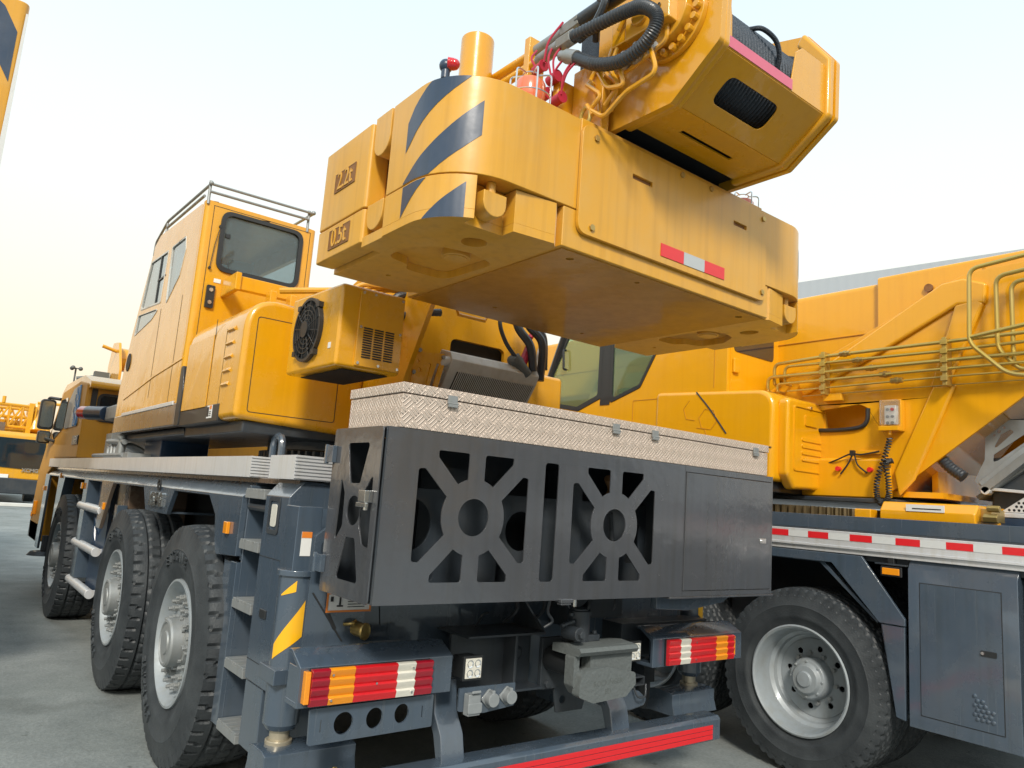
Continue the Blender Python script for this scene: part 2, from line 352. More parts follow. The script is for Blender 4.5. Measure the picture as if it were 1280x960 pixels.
def empty(name, loc, label=None, cat=None, group=None, parent=None):
    o = bpy.data.objects.new(name, None); COL.objects.link(o); o.empty_display_size = .2; W[o] = Vector(loc)
    if parent: o.parent = parent; o.location = Vector(loc) - W[parent]
    else: o.location = loc
    return tag(o, label, cat, group)
def copy_tree(o, parent=None, loc=None, rot=None, mirror=False):
    c = o.copy(); COL.objects.link(c); c.parent = parent
    if loc is not None: c.location = loc
    if rot is not None: c.rotation_euler = rot
    for ch in list(o.children): copy_tree(ch, c)
    return c
def bolts(mb, pts, ax, r=.011, h=.010):
    a = Vector(ax)
    for p in pts: mb.cyl(Vector(p), Vector(p) + a * h, r, seg=6)
    return mb
MX = 2.62 * 2
def mir(pts): return [(MX - x, y) for x, y in pts][::-1]

# ------------------------------------------------------------------ wheels
def tyre_mesh(r, w, rr, style):
    """lathe about X, outer face towards -X; real tread grooves"""
    bm = MB(); seg = 288; prof = []
    half = w / 2
    side = [(rr, -half * .80), (rr + .012, -half * .88), (rr + .03, -half * .90), (rr + (r - rr) * .22, -half * .99), (rr + (r - rr) * .26, -half * 1.02), (rr + (r - rr) * .30, -half * 1.015),
            (rr + (r - rr) * .52, -half * 1.04), (rr + (r - rr) * .545, -half * 1.055), (rr + (r - rr) * .57, -half * 1.035), (rr + (r - rr) * .78, -half * .99), (r - .045, -half * .965), (r - .03, -half * .95), (r - .012, -half * .93)]
    na = 26
    tread = [(r - .012 * abs(t) ** 4, half * .90 * t) for t in [-1 + 2 * i / na for i in range(na + 1)]]
    prof = side + tread + [(a, -b) for a, b in side[::-1]]
    vs = []; n = len(prof); lugs = 54
    for j, (q, h) in enumerate(prof):
        t = h / half
        for i in range(seg):
            a = 2 * math.pi * i / seg; ph = (i / seg * lugs) % 1.; d = 0
            istread = len(side) <= j < len(side) + na + 1; sh = q > r - .05
            if style == 0:
                if istread or sh:
                    k = (ph + .5 * abs(t) + (0 if t < 0 else .5)) % 1.
                    if abs(t) > .58 and k < .17: d = .017
                    if istread and abs(abs(t) - .42) < .045: d = .015
                    if istread and abs(t) < .36 and ((ph + .35 * t) % 1.) < .2: d = .013
                    if istread and abs(t) < .03: d = .013
            else:
                if istread:
                    zz = .055 * (1 if ph < .5 else -1)
                    for c in (-.62, -.22, .22, .62):
                        if abs(t - c - zz) < .045: d = .014
                if (istread or sh) and abs(t) > .80 and ph < .32: d = max(d, .013)
            vs.append((h, (q - d) * math.cos(a), (q - d) * math.sin(a)))
    fs = [(j * seg + i, j * seg + (i + 1) % seg, (j + 1) * seg + (i + 1) % seg, (j + 1) * seg + i) for j in range(n - 1) for i in range(seg)]
    bm._faces(vs, fs); return bm
def curved_text(mb, txt, rad, x, a0, size, depth=.004):
    """raised letters round the sidewall; seen from -X, top outwards"""
    for i, ch in enumerate(txt):
        a = a0 + i * size * .80 / rad
        up = Vector((0, math.cos(a), math.sin(a))); right = Vector((0, -math.sin(a), math.cos(a)))
        mb.text(ch, size, (x, rad * math.cos(a), rad * math.sin(a)), right, up, depth)
# ------------------------------------------------------------------ wheels of the two crane types (built at the origin, outer side -X)
def wheel(parent, c, kind, proto=None, flip=False):
    if proto:
        w = copy_tree(proto, parent, Vector(c) - W[parent], (0, 0, R(180) if flip else 0)); return w
    w = empty('wheel', (0, 0, 0))
    if kind == 'a':
        r, wd, rr = .665, .40, .340; hw = wd / 2
        t = tyre_mesh(r, wd, rr, 0)
        curved_text(t, 'ETCRANE', .480, -hw * 1.06, R(-68), .080, .012)
        curved_text(t, 'ETCRANE', .480, -hw * 1.06, R(62), .080, .012)
        t.build('tyre', 'tyre', w, bevel=0, loc=(0, 0, 0))
        m = MB(); m.lathe([(.335, -.14), (.352, -.175), (.350, -.190), (.337, -.192), (.328, -.180), (.318, -.160), (.308, -.135), (.300, -.110), (.290, -.105), (.280, -.118), (.268, -.128), (.10, -.130), (.10, .05), (.33, .15)], (0, 0, 0), (1, 0, 0), 64)
        m.build('rim', 'rim', w, bevel=0, loc=(0, 0, 0))
        m = MB(); m.lathe([(.150, -.125), (.148, -.15), (.135, -.155), (.132, -.215), (.124, -.225), (.112, -.228), (.106, -.220), (.065, -.220), (.06, -.228), (0.001, -.228)], (0, 0, 0), (1, 0, 0), 40)
        for i in range(10):
            a = R(36 * i); y, z = .140 * math.cos(a), .140 * math.sin(a); m.cyl((-.155, y, z), (-.172, y, z), .010, seg=6)
        m.build('hub', 'galv', w, bevel=0, loc=(0, 0, 0))
        m = MB()
        for q, k, of in ((.245, 20, 4), (.190, 10, 0)):
            for i in range(k):
                a = 2 * math.pi * i / k + R(of); y, z = q * math.cos(a), q * math.sin(a)
                m.cyl((-.125, y, z), (-.160, y, z), .018, seg=6); m.cyl((-.160, y, z), (-.180, y, z), .011, seg=8)
        m.build('wheel_nuts', 'galv', w, bevel=.0015, loc=(0, 0, 0))  # hex wheel nuts on their stud ends
        w.scale = (1.03, 1.03, 1.03)
    else:
        r, wd, rr = .575, .32, .325; hw = wd / 2
        tyre_mesh(r, wd, rr, 1).build('tyre', 'tyre', w, bevel=0, loc=(0, 0, 0))
        m = MB(); m.lathe([(.300, .14), (.322, .12), (.31, -.10), (.335, -.145), (.340, -.158), (.330, -.163), (.318, -.155), (.305, -.12), (.295, -.02), (.275, .0), (.27, .03), (.24, .055)], (0, 0, 0), (1, 0, 0), 64)
        m.build('rim', 'rim', w, bevel=0, loc=(0, 0, 0))
        m = MB(); holes = [circ(.185 * math.cos(R(45 * i + 10)), .185 * math.sin(R(45 * i + 10)), .019, 14) for i in range(8)]
        m.plate('x', circ(0, 0, .245, 56), holes, .045, .055)
        m.build('rim_disc', 'rim', w, bevel=0, loc=(0, 0, 0))
        m = MB(); m.lathe([(.13, .05), (.128, -.04), (.118, -.055), (.10, -.06), (.085, -.085), (.05, -.088), (.045, -.10), (.001, -.102)], (0, 0, 0), (1, 0, 0), 40)
        for i in range(8): a = R(45 * i); m.cyl((-.055, .108 * math.cos(a), .108 * math.sin(a)), (-.066, .108 * math.cos(a), .108 * math.sin(a)), .009, seg=6)
        m.build('hub', 'rim', w, bevel=.003, loc=(0, 0, 0))
        m = MB()
        for i in range(10): a = R(36 * i + 8); m.cyl((.05, .155 * math.cos(a), .155 * math.sin(a)), (.015, .155 * math.cos(a), .155 * math.sin(a)), .014, seg=6)
        w.scale = (1.04, 1.04, 1.04); m.build('wheel_nuts', 'galv', w, bevel=.0015, loc=(0, 0, 0))
    w.parent = parent; w.location = Vector(c) - W[parent]; W[w] = Vector(c)
    return w

# ================================================================== crane in the foreground
A = empty('mobile_crane', (2.62, 7.5, 0), 'yellow crane with dark grey cut-out tool cage and chequer plate locker over its tail lamps', 'crane')
def P(name, mb, mat, par=None, **k): return mb.build(name, mat, par or A, **k)

# ---- wheels
WY = (4.77, 6.62, 9.93); WX = 1.478
w0 = wheel(A, (WX, WY[0], .617), 'a')
for y in WY[1:]: wheel(A, (WX, y, .617), 'a', w0)
for y in WY: wheel(A, (MX - WX, y, .617), 'a', w0, True)

# ---- chassis
m = MB(); m.box(2.05, 3.19, 3.3, 13.0, .95, 1.45); m.box(1.75, 3.49, 4.3, 13.0, 1.45, 1.56); m.box(1.72, 3.52, 5.2, 5.7, .5, 1.0)
for y in WY: m.cyl((1.7, y, .665), (3.54, y, .665), .12, seg=16); m.sphere((2.62, y, .68), .24, (1.2, 1, 1))
P('chassis_frame', m, 'greyd', bevel=.006)
m = MB(); m.box(1.50, MX - 1.50, 3.36, 12.3, 1.585, 1.66); P('deck', m, 'greyd')
# aluminium edge planks with ribbed rear faces
def ribbed(y0, y1, z0, z1, n=7):
    out = [(y1, z0), (y1, z1)]; d = (z1 - z0) / n
    for i in range(n): z = z1 - i * d; out += [(y0, z), (y0, z - d * .62), (y0 + .012, z - d * .70), (y0 + .012, z - d * .94)]
    out += [(y0, z0)]; return out
for x0, x1 in ((1.335, 1.98), (MX - 1.98, MX - 1.335)):
    m = MB(); m.prism('x', ribbed(3.93, 12.2, 1.602, 1.713), x0, x1 - .3 if x0 < 2 else x1); P('deck_plank', m, 'alu', bevel=.0015)
    m = MB(); m.prism('x', ribbed(3.33, 3.66, 1.602, 1.715), x0, x1); P('deck_plank', m, 'alu', bevel=.0015)
m = MB(); m.box(1.39, 1.5, 3.4, 12.2, 1.575, 1.602); m.box(MX - 1.5, MX - 1.39, 3.4, 12.2, 1.575, 1.602); P('deck_shadow_strip', m, 'brown')  # brown strip paints in the shadow gap below the planks
# lifting eyes on the deck
for x in (1.62,):
    m = MB(); m.tube(roundpath([(x, 4.28, 1.70), (x, 4.28, 1.86), (x, 4.42, 1.86), (x, 4.42, 1.70)], .07), .022, 10); P('lifting_eye', m, 'grey')

# ---- fenders
def fender(y0, y1, drop, sx=0):
    sec = [(1.332, 1.50), (1.405, 1.575), (1.95, 1.575), (1.95, 1.55), (1.42, 1.55), (1.36, 1.49), (1.36, drop), (1.332, drop)]
    m = MB(); m.prism('y', sec if not sx else mir(sec), y0, y1); return m
for sx in (0, 1):
    X = (lambda x: x) if not sx else (lambda x: MX - x)
    xa, xb = sorted((X(1.334), X(1.362))); xc, xd = sorted((X(1.362), X(1.90)))
    m = fender(3.99, 12.0, 1.485, sx)
    P('fender', m, 'grey', bevel=.003)
    m = MB(); m.prism('x', [(6.28, 1.50), (6.12, 1.32), (5.50, 1.32), (5.36, 1.50)], xa - .004 * (1 - sx), xb + .004 * sx); m.box(xc, xd, 5.5, 6.12, 1.325, 1.34); m.prism('x', [(5.50, 1.32), (5.36, 1.50), (5.35, 1.48), (5.49, 1.305)], min(X(1.40), xd), max(X(1.40), xc)) if 0 else m
    P('fender_panel', m, 'grey')
    m = MB(); m.prism('x', [(4.60, 1.50), (3.99, 1.50), (3.99, 1.19), (4.33, 1.17), (4.38, 1.25), (4.42, 1.38)], xa - .003 * (1 - sx), xb + .003 * sx); m.box(xc, xd, 3.99, 4.02, 1.17, 1.5); P('fender_panel', m, 'grey')
    m = MB(); m.prism('x', [(8.0, 1.50), (7.45, 1.50), (7.55, 1.40), (7.82, 1.06), (8.0, 1.06)], xa - .003 * (1 - sx), xb + .003 * sx); P('fender_panel', m, 'brown')
    m = MB(); m.prism('x', [(10.9, 1.50), (9.35, 1.50), (9.30, .50), (9.05, .50), (9.05, 1.50), (8.95, 1.50)][::-1], xa - .003, xb + .003) if 0 else m.box(xa, xb + .1 * (1 - sx), 8.78, 9.02, .5, 1.5)
    P('mud_guard', m, 'grey')
    m = MB(); m.prism('x', [(10.45, 1.50), (10.62, 1.2), (10.7, .55), (11.0, .55), (11.0, 1.5)], xa, xb + .08 * (1 - sx)); split(m, 'mud_guard', 'grey', A); m = MB(); m.prism('x', [(11.9, 1.5), (12.0, .5), (12.3, .5), (12.3, 1.5)], xa, xb); P('mud_guard', m, 'grey')
# XCMG badge and round emblem on the panel between the rear wheels
m = MB(); m.text('XCMG', .125, (1.322, 5.80, 1.405), (0, -1, 0), (0, 0, 1), .014, sx=1.05, bold=.006); P('badge', m, 'chrome', bevel=.001)
m = MB(); m.plate('x', circ(5.76, 1.515, .045, 20), [circ(5.76, 1.515, .03, 16)], 1.318, 1.328); m.box(1.318, 1.328, 5.72, 5.80, 1.508, 1.522); m.box(1.318, 1.328, 5.728, 5.742, 1.508, 1.54); P('emblem', m, 'black', bevel=.001)
# amber side markers
for y, z in ((4.16, 1.325), (7.72, 1.27), (9.05, 1.42), (10.75, 1.5), (12.2, 1.3)):
    m = MB(); m.box(1.312, 1.332, y - .03, y + .03, z - .032, z + .032); P('side_marker', m, 'amber', bevel=.004)
# tank, ladder frame and step bars ahead of the second wheel
m = MB(); m.prism('x', rnd([(7.35, .48), (7.35, 1.52), (8.15, 1.52), (8.15, .48)], .08), 1.45, 1.95); P('fuel_tank', m, 'brown', bevel=.01)
m = MB(); m.box(1.42, 1.47, 7.95, 8.62, .45, 1.56); P('ladder_panel', m, 'navy')
m = MB(); m.box(1.36, 1.44, 7.28, 7.40, .40, 1.3); P('ladder_post', m, 'grey')
for z, y0, y1 in ((1.215, 7.92, 9.15), (.835, 7.92, 9.15), (.455, 7.92, 9.15)):
    m = MB(); m.cyl((1.355, y0, z), (1.355, y1, z), .042, seg=16); m.box(1.36, 1.5, y0 + .1, y0 + .14, z - .02, z + .02); m.box(1.36, 1.5, y1 - .14, y1 - .1, z - .02, z + .02); P('step_bar', m, 'alu', bevel=.002)
m = MB(); m.tube(spline([(1.48, 8.3, .9), (1.40, 8.35, 1.1), (1.44, 8.45, 1.3), (1.5, 8.5, 1.5)]), .03, 8); m.tube(spline([(1.46, 8.4, .8), (1.42, 8.5, 1.0), (1.46, 8.6, 1.35)]), .022, 8); P('air_hose', m, 'navy', bevel=0)
m = MB(); m.cyl((1.38, 11.6, .45), (1.38, 11.6, .50), .20, .16, seg=24); m.cyl((1.38, 11.6, .5), (1.38, 11.6, .7), .05); P('outrigger_foot', m, 'greyd')

# ---- rear ladder
for sx in (0, 1):
    X = (lambda x: x) if not sx else (lambda x: MX - x)
    def bx(m, x0, x1, *k): a, b = sorted((X(x0), X(x1))); return m.box(a, b, *k)
    m = MB(); bx(m, 1.335, 1.36, 3.965, 4.06, .36, 1.16); bx(m, 1.36, 1.372, 3.985, 4.24, .39, 1.15); bx(m, 1.36, 1.80, 3.965, 3.985, .36, 1.56)
    bx(m, 1.37, 1.385, 3.66, 3.70, .34, .62); bx(m, 1.78, 1.80, 3.66, 3.97, .3, 1.56)
    P('ladder_frame', m, 'grey')
    for z in (1.545, 1.285, .99, .695, .40):
        m = MB()
        for i in range(5): bx(m, 1.335, 1.77, 3.69 + i * .055, 3.735 + i * .055, z - .012, z)
        bx(m, 1.335, 1.77, 3.685, 3.965, z - .05, z - .012)
        P('ladder_step', m, 'galv', bevel=.002)
    m = MB(); a, b = X(1.35), X(1.35); m.cyl((X(1.37), 3.66, 1.45), (X(1.37), 3.96, 1.45), .018, seg=10); P('grab_rail', m, 'greyd', bevel=0)
    # outrigger housing
    m = MB(); a, b = sorted((X(1.335), X(1.60)))
    m.prism('y', [(X(1.335), .66), (X(1.335), 1.52), (X(1.40), 1.595), (X(1.80), 1.595), (X(1.80), .66)][::(1 if not sx else -1)], 3.36, 3.66)
    bx(m, 1.345, 1.60, 3.44, 3.665, .36, .655)
    oh = P('outrigger_housing', m, 'grey', bevel=.006)
    m = MB(); q0, q1 = sorted((X(1.3335), X(1.3365))); m.box(q0, q1, 3.37, 3.655, 1.228, 1.231); m.build('panel_seam', 'dark', oh, bevel=0)
    m = MB(); m.box(q0, q1, 3.37, 3.655, .752, .755); m.build('panel_seam', 'dark', oh, bevel=0)
    q0, q1 = sorted((X(1.327), X(1.336))); m = MB(); m.box(q0, q1, 3.47, 3.55, .955, .995); m.build('latch', 'black', oh, bevel=.004)
    m = MB(); bx(m, 1.37, 1.47, 3.32, 3.42, .50, .66); m.cyl((X(1.42), 3.37, .34), (X(1.42), 3.37, .5), .045); P('bracket', m, 'greyd')
    m = MB(); xs = X(1.333); d = -.004 if not sx else .004
    m.plate('x', rnd(rect(3.45, 3.59, 1.34, 1.515), .02), [rnd(rect(3.47, 3.57, 1.36, 1.495), .015)], xs + d, xs); P('lamp_bezel', m, 'greyd', bevel=.001)
    m = MB(); m.prism('x', rnd(rect(3.485, 3.555, 1.375, 1.48), .015), xs + d * .8, xs); P('side_lamp', m, 'clear', bevel=.001)
    # outrigger jack
    m = MB(); jx, jy = 1.305, 3.10
    m.box(X(jx) - .05, X(jx) + .06, jy - .06, jy + .08, 1.20, 1.49); m.cyl((X(jx), jy, .61), (X(jx), jy, 1.22), .073, seg=28); m.cyl((X(jx), jy, 1.20), (X(jx), jy, 1.225), .084, seg=28); m.cyl((X(jx), jy, .61), (X(jx), jy, .585), .073, .055, seg=28)
    m.box(X(jx) - .085, X(jx) + .07, jy - .085, jy + .09, .775, .835)
    jk = P('outrigger_jack', m, 'grey', bevel=.004)
    m = MB(); m.cyl((X(jx), jy, .42), (X(jx), jy, .59), .040, seg=20); m.cyl((X(jx), jy, .525), (X(jx), jy, .545), .055, seg=20); m.build('jack_rod', 'cream', jk)
    # hazard bands on the jack: thin curved film
    def band(la, lb, ra, rb, a0, a1):
        vs = []; n = 14
        for k in range(n + 1):
            t = k / n; a = a0 + (a1 - a0) * t
            for zz in (la + (ra - la) * t, lb + (rb - lb) * t): vs.append((X(jx) + .0745 * math.cos(a) * (1 if not sx else -1), jy + .0745 * math.sin(a), zz))
        return MB()._faces(vs, [(2 * k, 2 * k + 2, 2 * k + 3, 2 * k + 1) for k in range(n)])
    for bb_ in ((.865, .925, .96, 1.105, R(190), R(285)), (1.12, 1.125, 1.14, 1.185, R(200), R(250))):
        band(*bb_).build('hazard_stripe', 'yellowtape', jk, bevel=0)
    m = MB(); m.box(X(jx) - .025, X(jx) + .02, jy - .063, jy - .0605, 1.285, 1.385); st = m.build('warning_label', 'white', jk, bevel=0)
    m = MB(); m.box(X(jx) - .025, X(jx) + .02, jy - .0645, jy - .063, 1.36, 1.385); m.build('label_heading', 'orangefilm', jk, bevel=0)
m = MB()
m.prism('x', [(2.98, .465), (2.98, .52), (3.02, .53), (3.12, .53), (3.16, .52), (3.16, .465), (3.18, .40), (2.96, .40)], 1.205, 1.60)
pad = P('outrigger_foot', m, 'grey', bevel=.004)
m = MB(); bolts(m, [(1.335, 2.965, .445), (1.50, 2.965, .435)], (0, -1, 0), .016, .008); m.build('bolts', 'brass', pad)
m = MB(); m.prism('x', [(2.98, .465), (2.98, .52), (3.02, .53), (3.12, .53), (3.16, .52), (3.16, .465), (3.18, .40), (2.96, .40)], MX - 1.60, MX - 1.205); P('outrigger_foot', m, 'grey', bevel=.004)

# ---- rear cross body
m = MB()
m.plate('y', rnd([(1.44, .80), (1.44, 1.36), (1.52, 1.46), (2.0, 1.5), (3.2, 1.5), (3.80, 1.46), (3.80, .80), (2.9, .62), (2.4, .62)], .02), [], 3.10, 3.13)
m.box(1.44, 3.80, 3.13, 3.60, .86, 1.48)
P('rear_body', m, 'grey', bevel=.004)
m = MB(); m.plate('y', rnd([(1.325, .80), (1.335, 1.37), (1.43, 1.44), (1.60, 1.46), (1.60, .80)], .02), [rnd(rect(1.365, 1.395, 1.25, 1.345), .014)], 3.02, 3.045); m.box(1.58, 1.60, 3.045, 3.10, .99, 1.46); P('bracket', m, 'grey', bevel=.003)
m = MB(); m.prism('y', [(1.345, 1.135), (1.351, 1.138), (1.505, .935), (1.499, .932)], 3.0165, 3.0195); m.prism('y', [(1.42, 1.045), (1.435, 1.05), (1.47, .99), (1.455, .985)], 3.015, 3.0195); m.prism('y', [(1.70, 1.15), (1.704, 1.15), (1.725, .98), (1.721, .98)], 3.0975, 3.0995); P('edge_gap', m, 'dark', bevel=0)
m = MB(); m.plate('y', rnd(rect(1.415, 1.62, 1.058, 1.135), .004), [], 3.014, 3.018)
lb = P('warning_label', m, 'white', bevel=0)
m = MB(); m.plate('y', rect(1.412, 1.623, 1.055, 1.138), [rect(1.420, 1.615, 1.063, 1.130)], 3.012, 3.0145); m.build('label_border', 'orangefilm', lb, bevel=0)
m = MB()
m.box(1.47, 1.478, 3.011, 3.0135, 1.085, 1.122); m.box(1.46, 1.488, 3.011, 3.0135, 1.078, 1.084); m.box(1.43, 1.442, 3.011, 3.0135, 1.10, 1.12)
for i in range(5): m.box(1.51, 1.51 + .08 - .01 * (i % 2), 3.011, 3.0135, 1.075 + i * .011, 1.0775 + i * .011)
m.build('label_print', 'ink', lb, bevel=0)
m = MB(); m.cyl((1.53, 3.10, .985), (1.53, 3.05, .985), .042, seg=18); m.cyl((1.56, 3.05, .985), (1.58, 2.96, .98), .030, seg=16); m.cyl((1.575, 2.965, .98), (1.58, 2.955, .98), .036, seg=16); m.tube(spline([(1.50, 3.04, 1.0), (1.525, 2.99, 1.01), (1.55, 3.0, 1.02)]), .008, 8); P('coupling', m, 'brass', bevel=.003)

# hitch mount, gussets, hoses under the cage
m = MB()
m.plate('y', rect(2.50, 2.73, .68, .925), [circ(2.55, .80, .028, 16)], 2.86, 2.885)
m.box(2.02, 2.50, 2.95, 2.97, .70, .95); m.box(2.04, 2.50, 2.84, 3.12, .945, .957); m.box(2.02, 2.50, 2.84, 3.1, .69, .702); m.prism('x', [(3.1, 1.14), (2.86, .95), (3.1, .95)], 2.50, 2.515); m.prism('x', [(3.1, 1.16), (2.82, .95), (3.1, .95)], 2.74, 2.755)
m.box(2.33, 2.345, 2.86, 3.1, .70, .95)
hm = P('hitch_mount', m, 'greyd', bevel=.003)
m = MB(); m.plate('y', circ(2.42, .84, .032, 18), [circ(2.42, .84, .024, 18)], 2.943, 2.949); bolts(m, [(2.66, 2.86, .87), (2.66, 2.86, .77), (2.54, 2.86, .705)], (0, -1, 0), .018, .016); m.build('bolts', 'greyd', hm)
m = MB(); m.plate('y', rnd([(2.60, .68), (2.84, .69), (2.80, .56), (2.62, .56)], .01), [circ(2.66, .62, .02, 12)], 2.87, 2.88); P('bracket', m, 'greyd')
# pintle hitch
m = MB()
body = rnd([(2.47, .76), (2.47, .885), (2.52, .925), (2.86, .935), (2.855, .745), (2.79, .695), (2.57, .685), (2.50, .72)], .018)
m.plate('y', body, [rnd([(2.505, .83), (2.505, .888), (2.575, .890), (2.575, .825), (2.54, .818)], .012)], 2.60, 2.66)
m.prism('x', [(2.66, .888), (2.575, .893), (2.56, .912), (2.575, .928), (2.68, .935), (2.76, .925), (2.76, .888)], 2.475, 2.862)
m.prism('y', rnd([(2.475, .70 + .02), (2.49, .815), (2.55, .832), (2.66, .838), (2.85, .80), (2.856, .745), (2.79, .693), (2.57, .683)], .02), 2.565, 2.61)
m.box(2.66, 2.72, 2.62, 2.70, .80, .90)
ht = P('tow_hitch', m, 'cast', bevel=.012, seg=3)
m = MB(); m.text('ROCKINGER', .034, (2.665, 2.5655, .768), (1, 0, .035), (0, 0, 1), .003); m.text('ED', .034, (2.665, 2.5655, .728), (1, 0, .035), (0, 0, 1), .003); m.build('hitch_lettering', 'castdark', ht, bevel=0)
m = MB(); m.cyl((2.60, 2.72, .93), (2.60, 2.72, 1.075), .055, seg=24); m.cyl((2.60, 2.72, 1.075), (2.60, 2.72, 1.085), .045, seg=24); m.cyl((2.50, 2.70, .985), (2.50, 2.60, .985), .032, seg=18); m.cyl((2.50, 2.60, .985), (2.50, 2.58, .985), .018, seg=6)
m.box(2.53, 2.70, 2.67, 2.76, .935, .965); bolts(m, [(2.555, 2.69, .965), (2.68, 2.69, .965), (2.66, 2.71, 1.05), (2.54, 2.71, 1.05)], (0, 0, 1), .013, .018); m.cyl((2.46, 2.69, 1.01), (2.54, 2.69, 1.03), .012)
m.build('hitch_head', 'greyd', ht, bevel=.003)
m = MB(); m.cyl((2.56, 2.86, .83), (2.56, 2.665, .83), .06, seg=20); m.build('rubber_buffer', 'black', ht, bevel=.006)
m = MB(); m.tube(roundpath([(2.70, 2.86, 1.17), (2.70, 2.86, 1.0), (2.685, 2.84, .985)], .02), .010, 8); P('release_rod', m, 'chrome', bevel=0)
m = MB(); m.tube(spline([(2.22, 3.04, .96), (2.225, 3.0, 1.02), (2.26, 3.0, 1.03)]), .007, 8); m.tube(spline([(2.30, 2.6, 1.15), (2.31, 2.62, 1.09), (2.34, 2.62, 1.05), (2.31, 2.64, 1.02)]), .007, 8)
for x in (2.42, 2.60, 2.92, 3.12): m.tube(spline([(x, 3.05, 1.16), (x + .02, 3.0, 1.05), (x - .03, 3.04, .97)]), .010, 8)
split(m, 'air_hose', 'hose', A, bevel=0)
m = MB(); m.cyl((2.30, 3.02, 1.16), (2.05, 3.02, 1.14), .06, seg=20); m.prism('y', circ(2.85, 1.15, .11, 30), 3.0, 3.04); m.box(2.95, 3.2, 3.0, 3.08, .98, 1.15); split(m, 'air_tank', 'greyd', A)

# lamp housings, lamps, perforated plate
def tail(sx):
    X = (lambda x: x) if not sx else (lambda x: MX - x)
    def bx(m, x0, x1, *k): a, b = sorted((X(x0), X(x1))); return m.box(a, b, *k)
    a, b = sorted((X(1.225), X(1.92 if not sx else 2.02)))
    m = MB(); m.prism('x', [(2.78, .895), (2.875, .945), (2.905, .945), (2.905, .93), (2.88, .93), (2.80, .88), (2.80, .765), (2.9, .765), (2.9, .745), (2.78, .745)], a, b)
    bx(m, 1.228, 1.236, 2.79, 2.90, .75, .89); bx(m, 1.908, 1.918, 2.79, 2.90, .75, .89); bx(m, 1.4, 1.8, 2.88, 3.05, .78, .92)
    h = P('lamp_housing', m, 'grey', bevel=.004)
    if sx: m = MB(); m.box(3.15, 3.9, 2.95, 3.1, .77, .95); m.build('back_plate', 'greyd', h)
    segs = ((1.262, 1.335, 'reddark'), (1.335, 1.44, 'amber'), (1.44, 1.63, 'red'), (1.63, 1.715, 'clear'), (1.715, 1.80, 'reddark')) if not sx else ((1.345, 1.41, 'red'), (1.41, 1.515, 'amber'), (1.515, 1.745, 'red'), (1.745, 1.83, 'clear'), (1.83, 1.93, 'red'))
    m = MB(); bx(m, segs[0][0], segs[-1][1], 2.765, 2.779, .752, .892); tl = P('tail_lamp', m, 'black', bevel=.002)
    for x0, x1, c in segs:
        pr = [(2.765, .755)]
        for k in range(4): z = .755 + k * .034; pr += [(2.747, z + .002), (2.740, z + .028), (2.749, z + .034)]
        pr += [(2.765, .891)]
        m = MB(); a, b = sorted((X(x0), X(x1 - .0006))); m.prism('x', pr, a, b)
        # fine vertical flutes
        m.build({'red': 'red_lens', 'reddark': 'red_lens', 'amber': 'amber_lens', 'clear': 'clear_lens'}[c], c, tl, bevel=.001)
    m = MB(); bx(m, segs[0][0] - .022, segs[0][0] - .001, 2.752, 2.80, .765, .883); m.build('side_lens', 'amber', tl, bevel=.003)
    m = MB(); bolts(m, [(X(1.345), 2.742, .868), (X(1.345), 2.742, .775), (X(1.535), 2.742, .822), (X(1.70), 2.742, .868), (X(1.70), 2.742, .775)], (0, -1, 0), .005, .004); m.build('screws', 'chrome', tl, bevel=0)
    if not sx:
        m = MB(); m.plate('y', rnd([(1.29, .605), (1.285, .738), (1.84, .742), (1.84, .612)], .008), [circ(1.43, .672, .041, 28, .042), circ(1.565, .676, .037, 28, .040), circ(1.69, .680, .034, 28, .038), rect(1.332, 1.337, .65, .695), rect(1.785, 1.79, .655, .70)], 2.785, 2.797); P('perforated_plate', m, 'grey', bevel=.002)
tail(0); tail(1)
# bumper with arms
def arm(x0, x1):
    m = MB(); m.prism('x', [(2.90, .77), (2.88, .77), (2.86, .64), (2.80, .56), (2.77, .44), (2.82, .44), (2.86, .55), (2.92, .63), (3.02, .77)], x0, x1); P('bumper_arm', m, 'grey', bevel=.006)
arm(1.90, 2.02); arm(2.93, 3.06)
m = MB(); m.prism('x', rnd([(2.72, .335), (2.72, .445), (2.735, .462), (2.83, .465), (2.84, .45), (2.84, .335)], .008), 1.50, 3.745); bp = P('bumper_bar', m, 'grey', bevel=.004)
m = MB()
for k in range(3): m.box(1.57, 3.675, 2.7165, 2.7195, .345 + k * .026, .345 + k * .026 + .0235)
split(m, 'reflective_strip', 'redtape', bp, bevel=.001)
# work lights
for x, z in ((2.01, .842), (3.04, .848)):
    m = MB(); m.box(x - .045, x + .045, 2.765, 2.84, z - .045, z + .045); m.box(x - .052, x + .052, 2.75, 2.768, z - .052, z + .052)
    for k in range(5): m.box(x - .045, x + .045, 2.845, 2.852, z - .04 + k * .018, z - .034 + k * .018)
    m.box(x - .045, x + .045, 2.84, 2.90, z - .01, z + .01)
    wl = P('work_light', m, 'black', bevel=.003)
    m = MB(); m.box(x - .042, x + .042, 2.745, 2.752, z - .042, z + .042); m.build('lamp_lens', 'clear', wl, bevel=.002)
    m = MB()
    for a in (-.02, .02):
        for b in (-.02, .02): m.lathe([(.017, 0), (.008, .004), (.001, .005)], (x + a, 2.7425, z + b), (0, 1, 0), 14)
    m.build('reflectors', 'led', wl, bevel=0)
